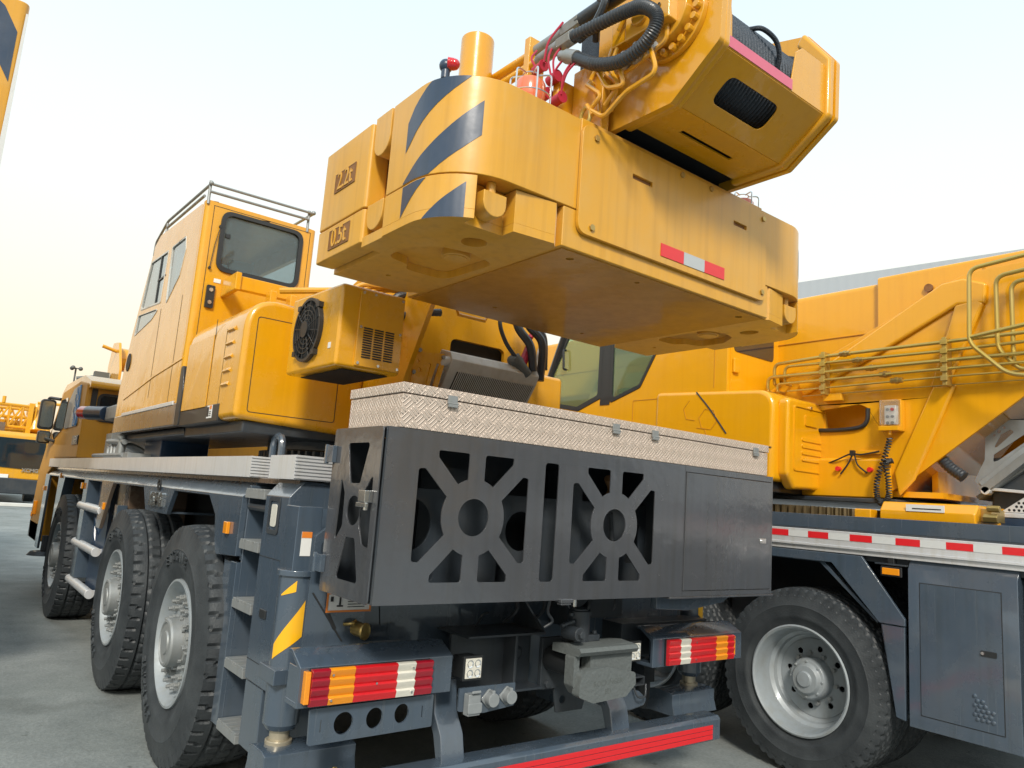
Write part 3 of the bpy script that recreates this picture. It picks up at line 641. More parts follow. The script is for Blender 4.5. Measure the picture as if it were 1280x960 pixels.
# sockets
m = MB(); m.plate('y', rnd([(1.965, .66), (1.965, .755), (2.275, .755), (2.275, .655), (2.1, .64)], .006), [], 2.775, 2.785); sk = P('socket_plate', m, 'grey', bevel=.001)
m = MB(); m.box(1.99, 2.055, 2.735, 2.775, .645, .735); m.prism('y', rnd(rect(1.985, 2.06, .655, .70), .01), 2.728, 2.74); m.box(1.998, 2.045, 2.722, 2.73, .74, .752); m.build('socket_cover', 'plug', sk, bevel=.006)
for x, z in ((2.125, .70), (2.225, .703)):
    m = MB(); m.cyl((x, 2.775, z), (x, 2.73, z), .030, seg=20); m.prism('y', rnd([(x - .048, z), (x, z + .045), (x + .048, z), (x, z - .045)], .012), 2.765, 2.775); m.box(x - .008, x + .008, 2.735, 2.76, z + .02, z + .04); m.build('socket', 'plug', sk, bevel=.003)
# wheel chock in its carrier
m = MB(); m.prism('x', rnd([(2.92, .56), (3.30, .56), (3.34, .60), (3.20, .70), (2.96, .74)], .02), 3.02, 3.16); P('wheel_chock', m, 'grey', bevel=.012)
m = MB(); m.prism('y', rnd([(3.03, .52), (3.16, .515), (3.26, .53), (3.285, .565), (3.22, .61), (3.05, .66)], .03), 2.86, 3.02); P('wheel_chock', m, 'grey', bevel=.012)
m = MB(); m.box(3.05, 3.23, 2.84, 2.98, .645, .652); m.box(3.05, 3.23, 2.84, 2.98, .685, .692); m.box(3.05, 3.056, 2.84, 2.98, .652, .685); m.box(3.224, 3.23, 2.84, 2.98, .652, .685); m.tube(roundpath([(3.14, 2.84, .645), (3.16, 2.82, .59), (3.22, 2.82, .59), (3.24, 2.84, .65)], .02), .006, 6); P('chock_carrier', m, 'greyd', bevel=.001)

# ---- tool cage
CY = 2.50
def wheelcut(cx, cz=1.497):
    out = []
    R2 = .155
    for s in (1, -1):
        for t in (1, -1):
            f = lambda x, z: (cx + s * x, cz + t * z)
            # window beside the vertical spoke, bounded by the ring
            a1, a2 = math.acos(.040 / R2), math.acos(.088 / R2)
            arc = [f(R2 * math.cos(a), R2 * math.sin(a)) for a in [a1 + (a2 - a1) * i / 5 for i in range(6)]]
            out.append(rnd([f(.188, .228), f(.190, .256), f(.040, .256)] + arc, [.012, .010, .014] + [0] * len(arc)))
        # side window
        g = lambda x, z: (cx + s * x, cz + z)
        a1 = math.asin(.074 / R2); arc = [g(R2 * math.cos(a), R2 * math.sin(a)) for a in [-a1 + 2 * a1 * i / 8 for i in range(9)]]
        out.append(rnd(arc + [g(.245, .180), g(.276, .178), g(.276, -.178), g(.245, -.180)], [0] * len(arc) + [.012, .014, .014, .012]))
    out.append(circ(cx, cz, .075, 36)); return out
cuts = wheelcut(1.772) + wheelcut(2.588) + [rnd(rect(2.140, 2.220, 1.24, 1.752), .018)]
m = MB(); m.plate('y', rect(1.35, 3.092, 1.160, 1.822), cuts, CY, CY + .006); cage = P('cage_rear_panel', m, 'cage', bevel=.0012)
m = MB(); m.plate('y', rect(3.094, 3.885, 1.160, 1.822), [rect(3.098, 3.868, 1.186, 1.790)], CY, CY + .03); m.box(3.0, 3.90, 2.496, 2.56, 1.150, 1.1595); P('cage_door_frame', m, 'cage', bevel=.0015)
m = MB(); m.box(3.101, 3.865, CY - .004, CY + .012, 1.189, 1.787); cd = P('cage_door', m, 'cage', bevel=.002)
m = MB(); m.prism('y', rnd(rect(3.755, 3.815, 1.44, 1.468), .004), CY - .008, CY - .003); m.cyl((3.77, CY - .014, 1.454), (3.77, CY - .008, 1.454), .007, seg=12); m.build('latch', 'chrome', cd, bevel=.001)
m = MB(); m.box(1.352, 3.885, 2.506, 2.96, 1.162, 1.168); m.box(1.352, 3.885, 2.502, 2.96, 1.812, 1.822); m.box(3.878, 3.886, 2.53, 2.96, 1.17, 1.81); m.box(1.36, 3.88, 2.95, 2.956, 1.17, 1.81); m.box(1.346, 1.362, 2.503, 2.513, 1.162, 1.822); m.box(3.05, 3.06, 2.53, 2.95, 1.17, 1.81)
P('cage_shell', m, 'greyd', bevel=.002)
m = MB(); m.plate('y', rect(1.5, 3.05, 1.17, 1.60), [circ(1.60, 1.45, .11, 28), circ(2.2, 1.44, .09, 28), rnd(rect(1.66, 1.74, 1.22, 1.31), .02), rnd(rect(2.07, 2.17, 1.2, 1.32), .02), rnd(rect(2.9, 3.0, 1.3, 1.5), .02)], 2.72, 2.73); m.box(1.75, 1.90, 2.73, 2.9, 1.2, 1.7); m.box(2.5, 2.56, 2.7, 2.9, 1.2, 1.75); m.tube([(2.66, 2.6, 1.55), (2.80, 2.7, 1.25)], .012, 8); P('cage_partition', m, 'greyd', bevel=.001)
m = MB(); m.tube(spline([(2.65, 2.62, 1.72), (2.72, 2.66, 1.66), (2.70, 2.70, 1.60)]), .02, 8); P('cable', m, 'rust', bevel=0)
# side door, slightly ajar, of the cage
def dcut(poly): return [(y, z) for y, z in poly]
m = MB()
dy = 2.71
holes = [rnd([(dy - .10, 1.76), (dy + .09, 1.76), (dy + .04, 1.60), (dy - .045, 1.60)], .015), rnd([(dy - .10, 1.225), (dy + .09, 1.225), (dy + .03, 1.39), (dy - .045, 1.39)], .015),
         rnd([(dy + .125, 1.63), (dy + .135, 1.36), (dy + .075, 1.43), (dy + .08, 1.56)], .012), rnd([(dy - .15, 1.64), (dy - .16, 1.36), (dy - .105, 1.37), (dy - .07, 1.44), (dy - .07, 1.55)], .012), circ(dy - .01, 1.494, .058, 26)]
m.plate('x', rnd(rect(2.515, 2.935, 1.160, 1.822), .018), holes, 1.335, 1.341); sd = P('cage_side_door', m, 'cage', bevel=.0015)
m = MB(); m.box(1.341, 1.347, 2.515, 2.935, 1.160, 1.822); bpy.data.meshes  # shallow rim behind the leaf
m = MB()
for z in (1.715, 1.27): m.box(1.315, 1.335, 2.90, 2.96, z - .035, z + .035); m.cyl((1.32, 2.965, z - .04), (1.32, 2.965, z + .04), .010, seg=10)
split(m, 'hinge', 'grey', sd, bevel=.002)
m = MB(); m.box(1.30, 1.335, 2.545, 2.60, 1.53, 1.575); m.box(1.30, 1.312, 2.535, 2.615, 1.512, 1.528); m.cyl((1.322, 2.57, 1.50), (1.322, 2.57, 1.53), .010, seg=10); m.build('lock', 'chrome', sd, bevel=.002)
m = MB(); m.plate('y', rect(2.27, 2.33, 1.140, 1.160), [], 2.49, 2.52); m.box(2.265, 2.34, 2.485, 2.53, 1.150, 1.166); P('cage_bracket', m, 'cage', bevel=.003)
m = MB(); m.prism('y', [(3.0, 1.15), (3.0, 1.09), (3.25, 1.075), (3.55, 1.11), (3.62, 1.15)], 2.58, 2.62); P('cage_support', m, 'grey')
# chequer-plate locker with lid
m = MB(); m.box(1.397, 3.828, 2.502, 2.95, 1.824, 1.955); lk = P('chequer_locker', m, 'chequer', bevel=.002)
m = MB(); m.box(1.392, 2.66, 2.497, 2.955, 1.959, 1.999); m.box(2.663, 3.833, 2.497, 2.955, 1.959, 1.999); m.build('locker_lid', 'chequer', lk, bevel=.003)
m = MB()
for x in (1.62, 2.56, 2.84, 3.70): m.box(x - .022, x + .022, 2.489, 2.498, 1.945, 1.975); m.box(x - .020, x + .024, 2.486, 2.498, 1.928, 1.940); m.cyl((x - .024, 2.490, 1.943), (x + .026, 2.490, 1.943), .005, seg=8)
split(m, 'lid_hinge', 'galv', lk, bevel=.001)
M['mirror'] = simple('mirror', (.42, .47, .45), .12, metal=.9)
# ---- slewing ring and turntable
m = MB(); gear = []
nt_ = 90
for i in range(nt_):
    for k, rr in ((0, .80), (.3, .835), (.6, .835), (.9, .80)): a = 2 * math.pi * (i + k) / nt_; gear.append((2.62 + rr * math.cos(a), 5.0 + rr * math.sin(a)))
m.plate('z', gear, [], 1.70, 1.80); m.lathe([(.001, 0), (.74, 0), (.74, .06), (.001, .06)], (2.62, 5.0, 1.64), (0, 0, 1), 60); m.lathe([(.001, 0), (.78, 0), (.78, .08), (.001, .08)], (2.62, 5.0, 1.81), (0, 0, 1), 60)
P('slewing_ring', m, 'greyd', bevel=0)
m = MB()
m.box(2.0, 3.3, 4.1, 6.3, 1.885, 1.925)
m.prism('x', [(3.95, 1.925), (3.80, 2.26), (3.56, 2.68), (3.45, 2.9), (3.45, 3.15), (4.0, 3.15), (4.9, 2.9), (6.2, 2.3), (6.2, 1.925)], 2.12, 2.15); m.prism('x', [(4.2, 1.925), (4.2, 3.15), (4.9, 2.9), (6.2, 2.3), (6.2, 1.925)], 3.42, 3.45)
m.plate('y', rnd([(2.15, 1.93), (2.15, 2.95), (3.45, 2.95), (3.45, 2.2), (3.12, 1.93)], .01), [rnd(rect(2.66, 3.12, 2.46, 2.64), .05)], 4.18, 4.21)
P('turntable', m, 'yellow', bevel=.004)
m = MB(); m.box(1.40, 2.1, 4.36, 5.6, 1.86, 1.93); m.box(1.40, 2.2, 5.6, 7.8, 1.88, 1.93); P('hood_shade_sheet', m, 'greyd', bevel=.01)  # dark sheets standing in for the shade below hood and cab
m = MB(); m.box(3.15, 3.8, 4.3, 6.2, 1.93, 2.55); P('side_locker', m, 'yellow', bevel=.03)
m = MB(); m.box(2.6, 3.2, 4.25, 4.5, 2.4, 2.7); P('turntable_core', m, 'dark', bevel=0)

# ---- engine hood beside the turntable
m = MB(); sec = rnd([(1.333, 1.935), (1.333, 2.67), (2.12, 2.63), (2.12, 1.90)], [0, .20, .05, 0], 8); m.prism('y', sec, 4.32, 5.52); hood = P('side_hood', m, 'yellow', bevel=.035, seg=4)
m = MB(); m.plate('y', rnd(rect(1.40, 1.945, 1.975, 2.545), .02), [rnd(rect(1.404, 1.941, 1.979, 2.541), .018)], 4.3185, 4.3215); m.box(1.3318, 1.3345, 4.90, 4.905, 1.99, 2.60); m.box(1.3318, 1.3345, 4.66, 4.664, 1.96, 2.5); m.build('panel_seam', 'dark', hood, bevel=0)
for k in range(5):
    m = MB(); z = 2.13 + k * .085; m.prism('y', [(1.336, z), (1.318, z + .012), (1.336, z + .035)], 4.50, 4.63); m.build('louvre', 'yellow', hood, bevel=.004)
m = MB(); m.box(1.328, 1.334, 4.91, 5.49, 2.02, 2.50); m.build('access_panel', 'yellow', hood, bevel=.004)
m = MB(); m.box(1.328, 1.75, 4.62, 5.50, 1.925, 2.035); m.build('skirt', 'black', hood, bevel=.006)
m = MB(); m.prism('x', rnd([(5.50, 1.93), (5.50, 2.18), (5.56, 2.36), (5.62, 2.36), (5.62, 1.93)], .02), 1.322, 1.40); P('corner_trim', m, 'black', bevel=.006)
m = MB(); m.box(1.325, 1.328, 4.74, 4.84, 1.95, 2.03); st = m.build('warning_label', 'white', hood, bevel=0)
m = MB(); m.box(1.3235, 1.3255, 4.745, 4.785, 2.005, 2.027); m.build('label_heading', 'orangefilm', st, bevel=0)
m = MB(); m.box(1.3235, 1.3255, 4.80, 4.835, 1.96, 2.02)
for k in range(3): m.box(1.3235, 1.3255, 4.75, 4.79, 1.962 + k * .012, 1.967 + k * .012)
m.build('label_print', 'ink', st, bevel=0)
# ---- cooler box with fan
m = MB(); m.prism('x', [(3.40, 2.175), (3.40, 2.60), (4.05, 2.62), (4.05, 2.18)], 1.50, 1.866)
fb = P('cooler_box', m, 'yellow', bevel=.02, seg=3)
m = MB(); m.prism('y', rnd(rect(1.60, 1.855, 2.19, 2.585), .006), 3.390, 3.402); fp = m.build('rear_cover', 'yellow', fb, bevel=.003)
m = MB()
for c in range(3):
    for k in range(13): m.prism('y', rnd(rect(1.632 + c * .062, 1.682 + c * .062, 2.235 + k * .0125, 2.2415 + k * .0125), .002, 2), 3.386, 3.3905)
m.build('vent_slots', 'grille', fp, bevel=0)
m = MB(); bolts(m, [(x, 3.390, z) for x in (1.615, 1.84) for z in (2.205, 2.39, 2.57)] + [(1.73, 3.39, 2.205), (1.68, 3.39, 2.57)], (0, -1, 0), .008, .005); m.build('screws', 'chrome', fp, bevel=0)
m = MB()
for k in range(24): m.box(1.56, 1.82, 3.45 + k * .022, 3.46 + k * .022, 2.168, 2.1735)
m.build('bottom_grille', 'grille', fb, bevel=0)
fy, fz = 3.765, 2.40
m = MB(); m.plate('x', circ(fy, fz, .175, 48), [circ(fy, fz, .16, 40)], 1.478, 1.50)
for rr in (.03, .055, .08, .105, .13): m.plate('x', circ(fy, fz, rr + .0022, 40), [circ(fy, fz, rr - .0022, 40)], 1.476, 1.481)
for k in range(12):
    a = R(30 * k + 8); m.cyl((1.477, fy + .03 * math.cos(a), fz + .03 * math.sin(a)), (1.482, fy + .165 * math.cos(a), fz + .165 * math.sin(a)), .004, seg=6)
for k in range(4): a = R(90 * k + 48); m.box(1.474, 1.5, fy + .178 * math.cos(a) - .018, fy + .178 * math.cos(a) + .018, fz + .178 * math.sin(a) - .014, fz + .178 * math.sin(a) + .014)
m.cyl((1.465, fy, fz), (1.50, fy, fz), .045, seg=24)
fan = m.build('fan', 'black', fb, bevel=0)
m = MB()
for k in range(8):
    a = R(45 * k); q = Matrix.Rotation(a, 4, 'X'); s0 = m.n(); m.prism('x', [(.04, -.012), (.155, -.045), (.16, .03), (.04, .02)], -.0015, .0015)
    m.xform(Matrix.Translation((1.492, fy, fz)) @ q @ Matrix.Rotation(R(8), 4, 'Y'), s0)
m.build('fan_blades', 'dark', fan, bevel=0)
m = MB(); m.prism('x', circ(fy, fz, .16, 40), 1.4965, 1.499); m.build('fan_core', 'grille', fan, bevel=0)
m = MB(); m.box(1.4975, 1.4995, 3.47, 3.50, 2.27, 2.30); m.build('sticker', 'white', fb, bevel=0)

# ---- operator's cab
x0, x1, yr = 1.333, 2.20, 5.62
m = MB()
outl = rnd([(5.70, 1.955), (5.70, 3.625), (7.05, 3.70), (7.22, 3.64), (7.66, 2.88), (7.88, 2.35), (7.88, 1.98)], [0, .05, .05, .08, .1, .1, 0])
wn1 = rnd([(7.27, 3.50), (6.62, 3.47), (6.66, 3.01), (7.45, 3.07)], .02); wn2 = rnd([(7.50, 3.03), (6.68, 2.97), (6.92, 2.90), (7.56, 2.84)], .02)
wn3 = rnd([(6.52, 3.47), (6.08, 3.46), (6.03, 3.34), (6.12, 3.14), (6.46, 2.96)], .03)
m.plate('x', outl, [wn1, wn2, wn3], x0, x0 + .045); cab = P('operator_cab', m, 'yellow', bevel=.02, seg=3)
m = MB(); m.plate('x', outl, [rnd([(7.3, 3.5), (5.8, 3.45), (5.8, 2.9), (7.5, 2.85)], .05)], x1 - .04, x1); m.build('right_wall', 'yellow', cab, bevel=.01)
m = MB(); m.plate('y', rect(x0 + .08, x1 - .08, 1.96, 3.635), [rnd(rect(1.475, 2.075, 3.13, 3.565), .07)], yr, yr + .035); m.prism('z', rnd(rect(x0, x0 + .08, yr, yr + .08), [.04, 0, 0, 0]), 1.96, 3.635); m.prism('z', rnd(rect(x1 - .08, x1, yr, yr + .08), [0, .04, 0, 0]), 1.96, 3.635); m.build('rear_wall', 'yellow', cab, bevel=.012, seg=3)
m = MB(); m.prism('x', [(5.64, 3.58), (5.64, 3.64), (7.0, 3.695), (7.18, 3.63), (7.14, 3.60), (7.0, 3.65)], x0 + .04, x1 - .04); m.prism('x', [(5.65, 1.96), (5.65, 2.0), (7.86, 2.02), (7.86, 1.98)], x0 + .04, x1 - .04); m.prism('x', [(7.66, 2.0), (7.66, 2.5), (7.86, 2.35), (7.86, 2.0)], x0 + .04, x1 - .04); m.build('roof_and_floor', 'yellow', cab, bevel=.01)
m = MB(); m.plate('y', rnd(rect(1.455, 2.095, 3.11, 3.585), .085), [rnd(rect(1.487, 2.063, 3.142, 3.553), .062)], yr - .016, yr + .012); fr = m.build('rear_window', 'black', cab, bevel=.005)
m = MB(); m.plate('y', rnd(rect(1.48, 2.07, 3.135, 3.56), .065), [], yr + .004, yr + .009); m.build('pane', 'glass', fr, bevel=0)
m = MB(); m.box(1.50, 1.535, yr - .004, yr + .003, 3.38, 3.41); m.build('sticker', 'black', fr, bevel=0)
for nm, w in (('side_window', wn1), ('side_window', wn2), ('quarter_window', wn3)):
    c = (sum(p[0] for p in w) / len(w), sum(p[1] for p in w) / len(w)); inn = [(c[0] + (p[0] - c[0]) * .93, c[1] + (p[1] - c[1]) * .93) for p in w]
    m = MB(); m.plate('x', w, [inn], x0 - .004, x0 + .02); g = m.build(nm, 'rad', cab, bevel=.002)
    m = MB(); m.plate('x', inn, [], x0 + .006, x0 + .010); m.build('pane', 'glass', g, bevel=0)
m = MB(); m.box(x0 - .003, x0 + .015, 6.86, 6.885, 3.03, 3.47); m.box(x0 - .003, x0 + .015, 6.62, 6.9, 3.24, 3.255); m.build('window_bar', 'black', cab, bevel=.002)
m = MB(); m.prism('x', [(7.20, 3.62), (7.66, 2.86), (7.645, 2.85), (7.185, 3.61)], x0 + .05, x1 - .05); m.build('windscreen', 'glass', cab, bevel=0)
# seat, console seen through the rear window
m = MB(); m.box(1.55, 2.0, 6.2, 6.7, 2.4, 2.55); m.prism('x', rnd([(6.15, 2.5), (6.05, 3.18), (6.18, 3.2), (6.3, 2.5)], .04), 1.57, 1.98); m.box(1.68, 1.88, 6.05, 6.15, 3.2, 3.36); m.box(1.4, 1.55, 6.6, 7.4, 2.3, 2.75); m.build('seat', 'black', cab, bevel=.03, seg=3)
m = MB(); m.box(x0 - .002, x0 + .002, 5.90, 5.906, 2.1, 3.5) if 0 else m.box(x0 - .0015, x0 + .002, 5.93, 5.936, 2.05, 2.95); m.box(x0 - .0015, x0 + .002, 6.60, 6.606, 2.2, 2.95); m.plate('y', rect(1.39, 2.15, 3.598, 3.602), [], yr - .0015, yr + .002); m.box(1.392, 1.396, yr - .0015, yr + .002, 2.3, 3.6); m.box(2.148, 2.152, yr - .0015, yr + .002, 2.3, 3.6); m.build('panel_seam', 'dark', cab, bevel=0)
m = MB(); m.cyl((1.325, 7.62, 2.60), (1.336, 7.62, 2.60), .085, seg=28); m.build('speaker_grille', 'grille', cab, bevel=.004)
m = MB(); m.prism('x', [(5.66, 2.42), (6.5, 2.36), (7.6, 2.24), (7.6, 2.255), (6.5, 2.375), (5.66, 2.437)], x0 - .006, x0 + .002); m.build('crease_strip', 'yellow', cab, bevel=.003)
m = MB(); m.box(x0 - .010, x1 - .1, 5.64, 7.86, 1.935, 2.10); m.build('sill', 'brown', cab, bevel=.012)
m = MB(); m.box(x0 - .018, x0 - .004, 5.70, 7.5, 2.085, 2.115); m.build('sill_trim', 'alu', cab, bevel=.004)
m = MB(); m.plate('y', rnd(rect(1.415, 1.475, 2.82, 2.99), .01), [], yr - .02, yr - .002); h = m.build('hinge', 'black', cab, bevel=.004)
m = MB(); bolts(m, [(1.445, yr - .02, 2.86), (1.445, yr - .02, 2.955)], (0, -1, 0), .016, .008); m.build('bolts', 'chrome', h, bevel=0)
m = MB(); m.box(1.46, 1.51, yr - .004, yr - .001, 3.02, 3.05); m.build('sticker', 'white', cab, bevel=0)
m = MB(); m.tube([(1.415, yr - .012, 3.12), (1.43, yr - .012, 3.30), (1.455, yr - .015, 3.46)], .003, 6); m.cyl((1.455, yr, 3.45), (1.455, yr - .02, 3.45), .012, seg=12); m.cyl((1.415, yr, 3.12), (1.415, yr - .02, 3.12), .010, seg=12); m.build('latch_rod', 'black', cab, bevel=0)
m = MB(); m.box(1.56, 2.3, 5.30, 5.36, 2.93, 3.03); m.box(1.52, 1.56, 5.28, 5.62, 2.92, 3.05); m.box(1.9, 1.95, 5.2, 5.3, 2.68, 2.95); m.box(1.75, 1.80, 5.2, 5.3, 2.68, 2.95); P('cab_support', m, 'yellow', bevel=.006)
# roof rail
m = MB()
for pth in ([(1.345, 5.60, 3.75), (1.345, 6.9, 3.80), (1.34, 7.25, 3.68), (1.34, 7.25, 3.56)], [(1.345, 5.60, 3.75), (2.15, 5.60, 3.76)], [(1.345, 5.60, 3.69), (2.12, 5.60, 3.70)], [(2.15, 5.60, 3.76), (2.15, 7.0, 3.80)], [(1.345, 5.75, 3.70), (1.345, 6.9, 3.74)]):
    m.tube(roundpath(pth, .05), .011, 8)
for p in ((1.345, 5.62), (2.12, 5.62), (1.345, 6.9), (2.15, 7.0)): m.cyl((p[0], p[1], 3.6), (p[0], p[1], 3.78), .011, seg=8)
m.sphere((1.345, 5.60, 3.755), .018); m.sphere((2.15, 5.60, 3.765), .018)
P('roof_rail', m, 'galv', bevel=0)

# ---- boom
m = MB(); m.prism('y', rnd([(2.28, 2.45), (2.28, 3.02), (2.96, 3.02), (2.96, 2.45), (2.80, 2.33), (2.44, 2.33)], .04), 4.6, 13.6); boom = P('boom', m, 'yellow', bevel=.006)
m = MB()
for xx in (2.22, 2.98): m.prism('x', rnd([(13.4, 2.5), (13.4, 3.25), (13.8, 3.75), (14.3, 3.8), (14.5, 3.4), (14.3, 2.7)], .08), xx, xx + .04)
m.cyl((2.26, 14.1, 3.5), (2.98, 14.1, 3.5), .2, seg=24); m.cyl((2.26, 14.1, 3.0), (2.98, 14.1, 3.0), .16, seg=24); m.build('boom_head', 'yellow', boom, bevel=.006)
m = MB(); m.tube([(2.2, 14.2, 3.2), (1.75, 14.3, 3.1)], .035, 8); m.box(1.98, 2.2, 14.1, 14.25, 3.12, 3.25); m.tube([(1.78, 14.3, 3.1), (1.78, 14.3, 3.02)], .02, 6)
m.tube([(1.72, 14.3, 3.02), (1.72, 14.3, 3.26)], .014, 6)
for d in ((.07, 0), (-.05, .06), (-.05, -.06)): m.sphere((1.72 + d[0], 14.3 + d[1], 3.27), .035); m.cyl((1.72, 14.3, 3.27), (1.72 + d[0], 14.3 + d[1], 3.27), .01, seg=6)
m.build('wind_gauge', 'cast', boom, bevel=0)
m = MB(); m.tube([(2.24, 13.9, 3.6), (2.0, 13.9, 3.66)], .03, 8); m.tube([(2.24, 13.9, 2.9), (2.02, 13.9, 2.92)], .035, 8); m.build('guide_roller', 'yellow', boom, bevel=0)

# ---- radiator and hoses under the counterweight
m = MB(); m.prism('x', [(3.86, 2.47), (3.83, 2.42), (3.86, 2.36), (4.10, 2.02), (4.22, 2.10), (3.97, 2.50)], 2.46, 3.17); rd = P('radiator', m, 'rad', bevel=.006)
m = MB()
for k in range(44):
    x = 2.53 + k * .0142; m.prism('x', [(3.852, 2.355), (4.085, 2.025), (4.093, 2.03), (3.86, 2.36)], x, x + .006)
m.build('fins', 'rad', rd, bevel=0)
m = MB(); m.prism('x', [(3.859, 2.350), (4.083, 2.032), (4.09, 2.037), (3.866, 2.355)], 2.525, 3.15); m.build('core', 'grille', rd, bevel=0)
m = MB(); m.tube(roundpath([(2.50, 3.88, 2.42), (2.40, 3.88, 2.40), (2.40, 4.06, 2.10)], .07), .032, 12); m.tube([(2.45, 3.93, 2.36), (2.45, 4.10, 2.08)], .028, 12); m.build('header_pipe', 'rad', rd, bevel=0)
m = MB(); m.sphere((2.98, 3.86, 2.50), .055, (1.2, .8, .8)); m.cyl((2.96, 3.86, 2.52), (3.08, 3.84, 2.42), .045, .03); P('wrapped_fitting', m, 'cast', bevel=0)
m = MB(); m.plate('y', rnd([(2.20, 2.10), (2.20, 2.42), (2.24, 2.47), (2.28, 2.43), (2.42, 2.45), (2.43, 2.40), (2.36, 2.10)], .01), [rnd([(2.27, 2.20), (2.31, 2.37), (2.33, 2.37), (2.30, 2.2)], .006), rnd([(2.32, 2.20), (2.37, 2.38), (2.39, 2.38), (2.35, 2.2)], .006), circ(2.235, 2.37, .012, 12), circ(2.25, 2.32, .014, 12)], 3.86, 3.872); br = P('radiator_bracket', m, 'yellow', bevel=.001)
m = MB(); bolts(m, [(2.24, 3.86, 2.44), (2.41, 3.86, 2.425), (2.21, 3.86, 2.30)], (0, -1, 0), .013, .01); m.build('bolts', 'galv', br, bevel=0)
m = MB()
m.tube(spline([(2.98, 3.9, 2.95), (2.99, 3.88, 2.75), (3.08, 3.84, 2.62), (3.12, 3.84, 2.45)]), .030, 10); m.tube(spline([(3.06, 3.95, 2.95), (3.10, 3.9, 2.78), (3.20, 3.86, 2.66), (3.20, 3.86, 2.4)]), .030, 10)
m.tube(spline([(2.90, 3.9, 2.90), (2.84, 3.88, 2.75), (2.88, 3.86, 2.62), (2.96, 3.84, 2.52)]), .014, 8); m.tube(spline([(3.16, 4.0, 2.95), (3.2, 3.95, 2.8), (3.28, 3.95, 2.72), (3.30, 3.95, 2.5)]), .03, 8)
P('hydraulic_hose', m, 'hose', bevel=0)
m = MB(); m.tube([(3.02, 3.86, 2.45), (3.12, 3.9, 2.62)], .03, 10); m.tube([(3.2, 4.0, 2.72), (3.3, 4.0, 2.86)], .02, 10); P('solenoid_valve', m, 'redcap', bevel=0)
m = MB(); m.tube([(3.33, 4.1, 2.45), (3.42, 4.1, 2.9)], .012, 8); P('pipe', m, 'rad', bevel=0)
m = MB()
for k in range(4): m.tube(roundpath([(1.75 + .05 * k, 3.95, 2.66), (1.85 + .05 * k, 3.95, 2.78), (2.1 + .05 * k, 3.9, 2.80), (2.1 + .05 * k, 3.7, 3.0)], .05), .014, 8)
m.tube(roundpath([(1.5, 4.3, 2.72), (1.9, 4.1, 2.78), (2.1, 4.1, 2.78)], .05), .02, 8)
P('pipe', m, 'yellow', bevel=0)
m = MB(); m.tube(spline([(1.98, 3.95, 2.62), (2.1, 3.9, 2.76), (2.3, 3.88, 2.78)], 14), .022, 10, (.14, 2)); m.tube(spline([(2.04, 3.92, 2.58), (2.18, 3.86, 2.66), (2.36, 3.86, 2.70)], 14), .022, 10, (.14, 2)); m.box(2.02, 2.06, 4.05, 4.1, 2.42, 2.62); P('hydraulic_hose', m, 'hose', bevel=0)
m = MB(); m.tube([(2.42, 3.8, 2.78), (2.46, 3.8, 2.70), (2.66, 3.8, 2.70), (2.70, 3.8, 2.78)], .012, 8); P('pipe', m, 'yellow', bevel=0)

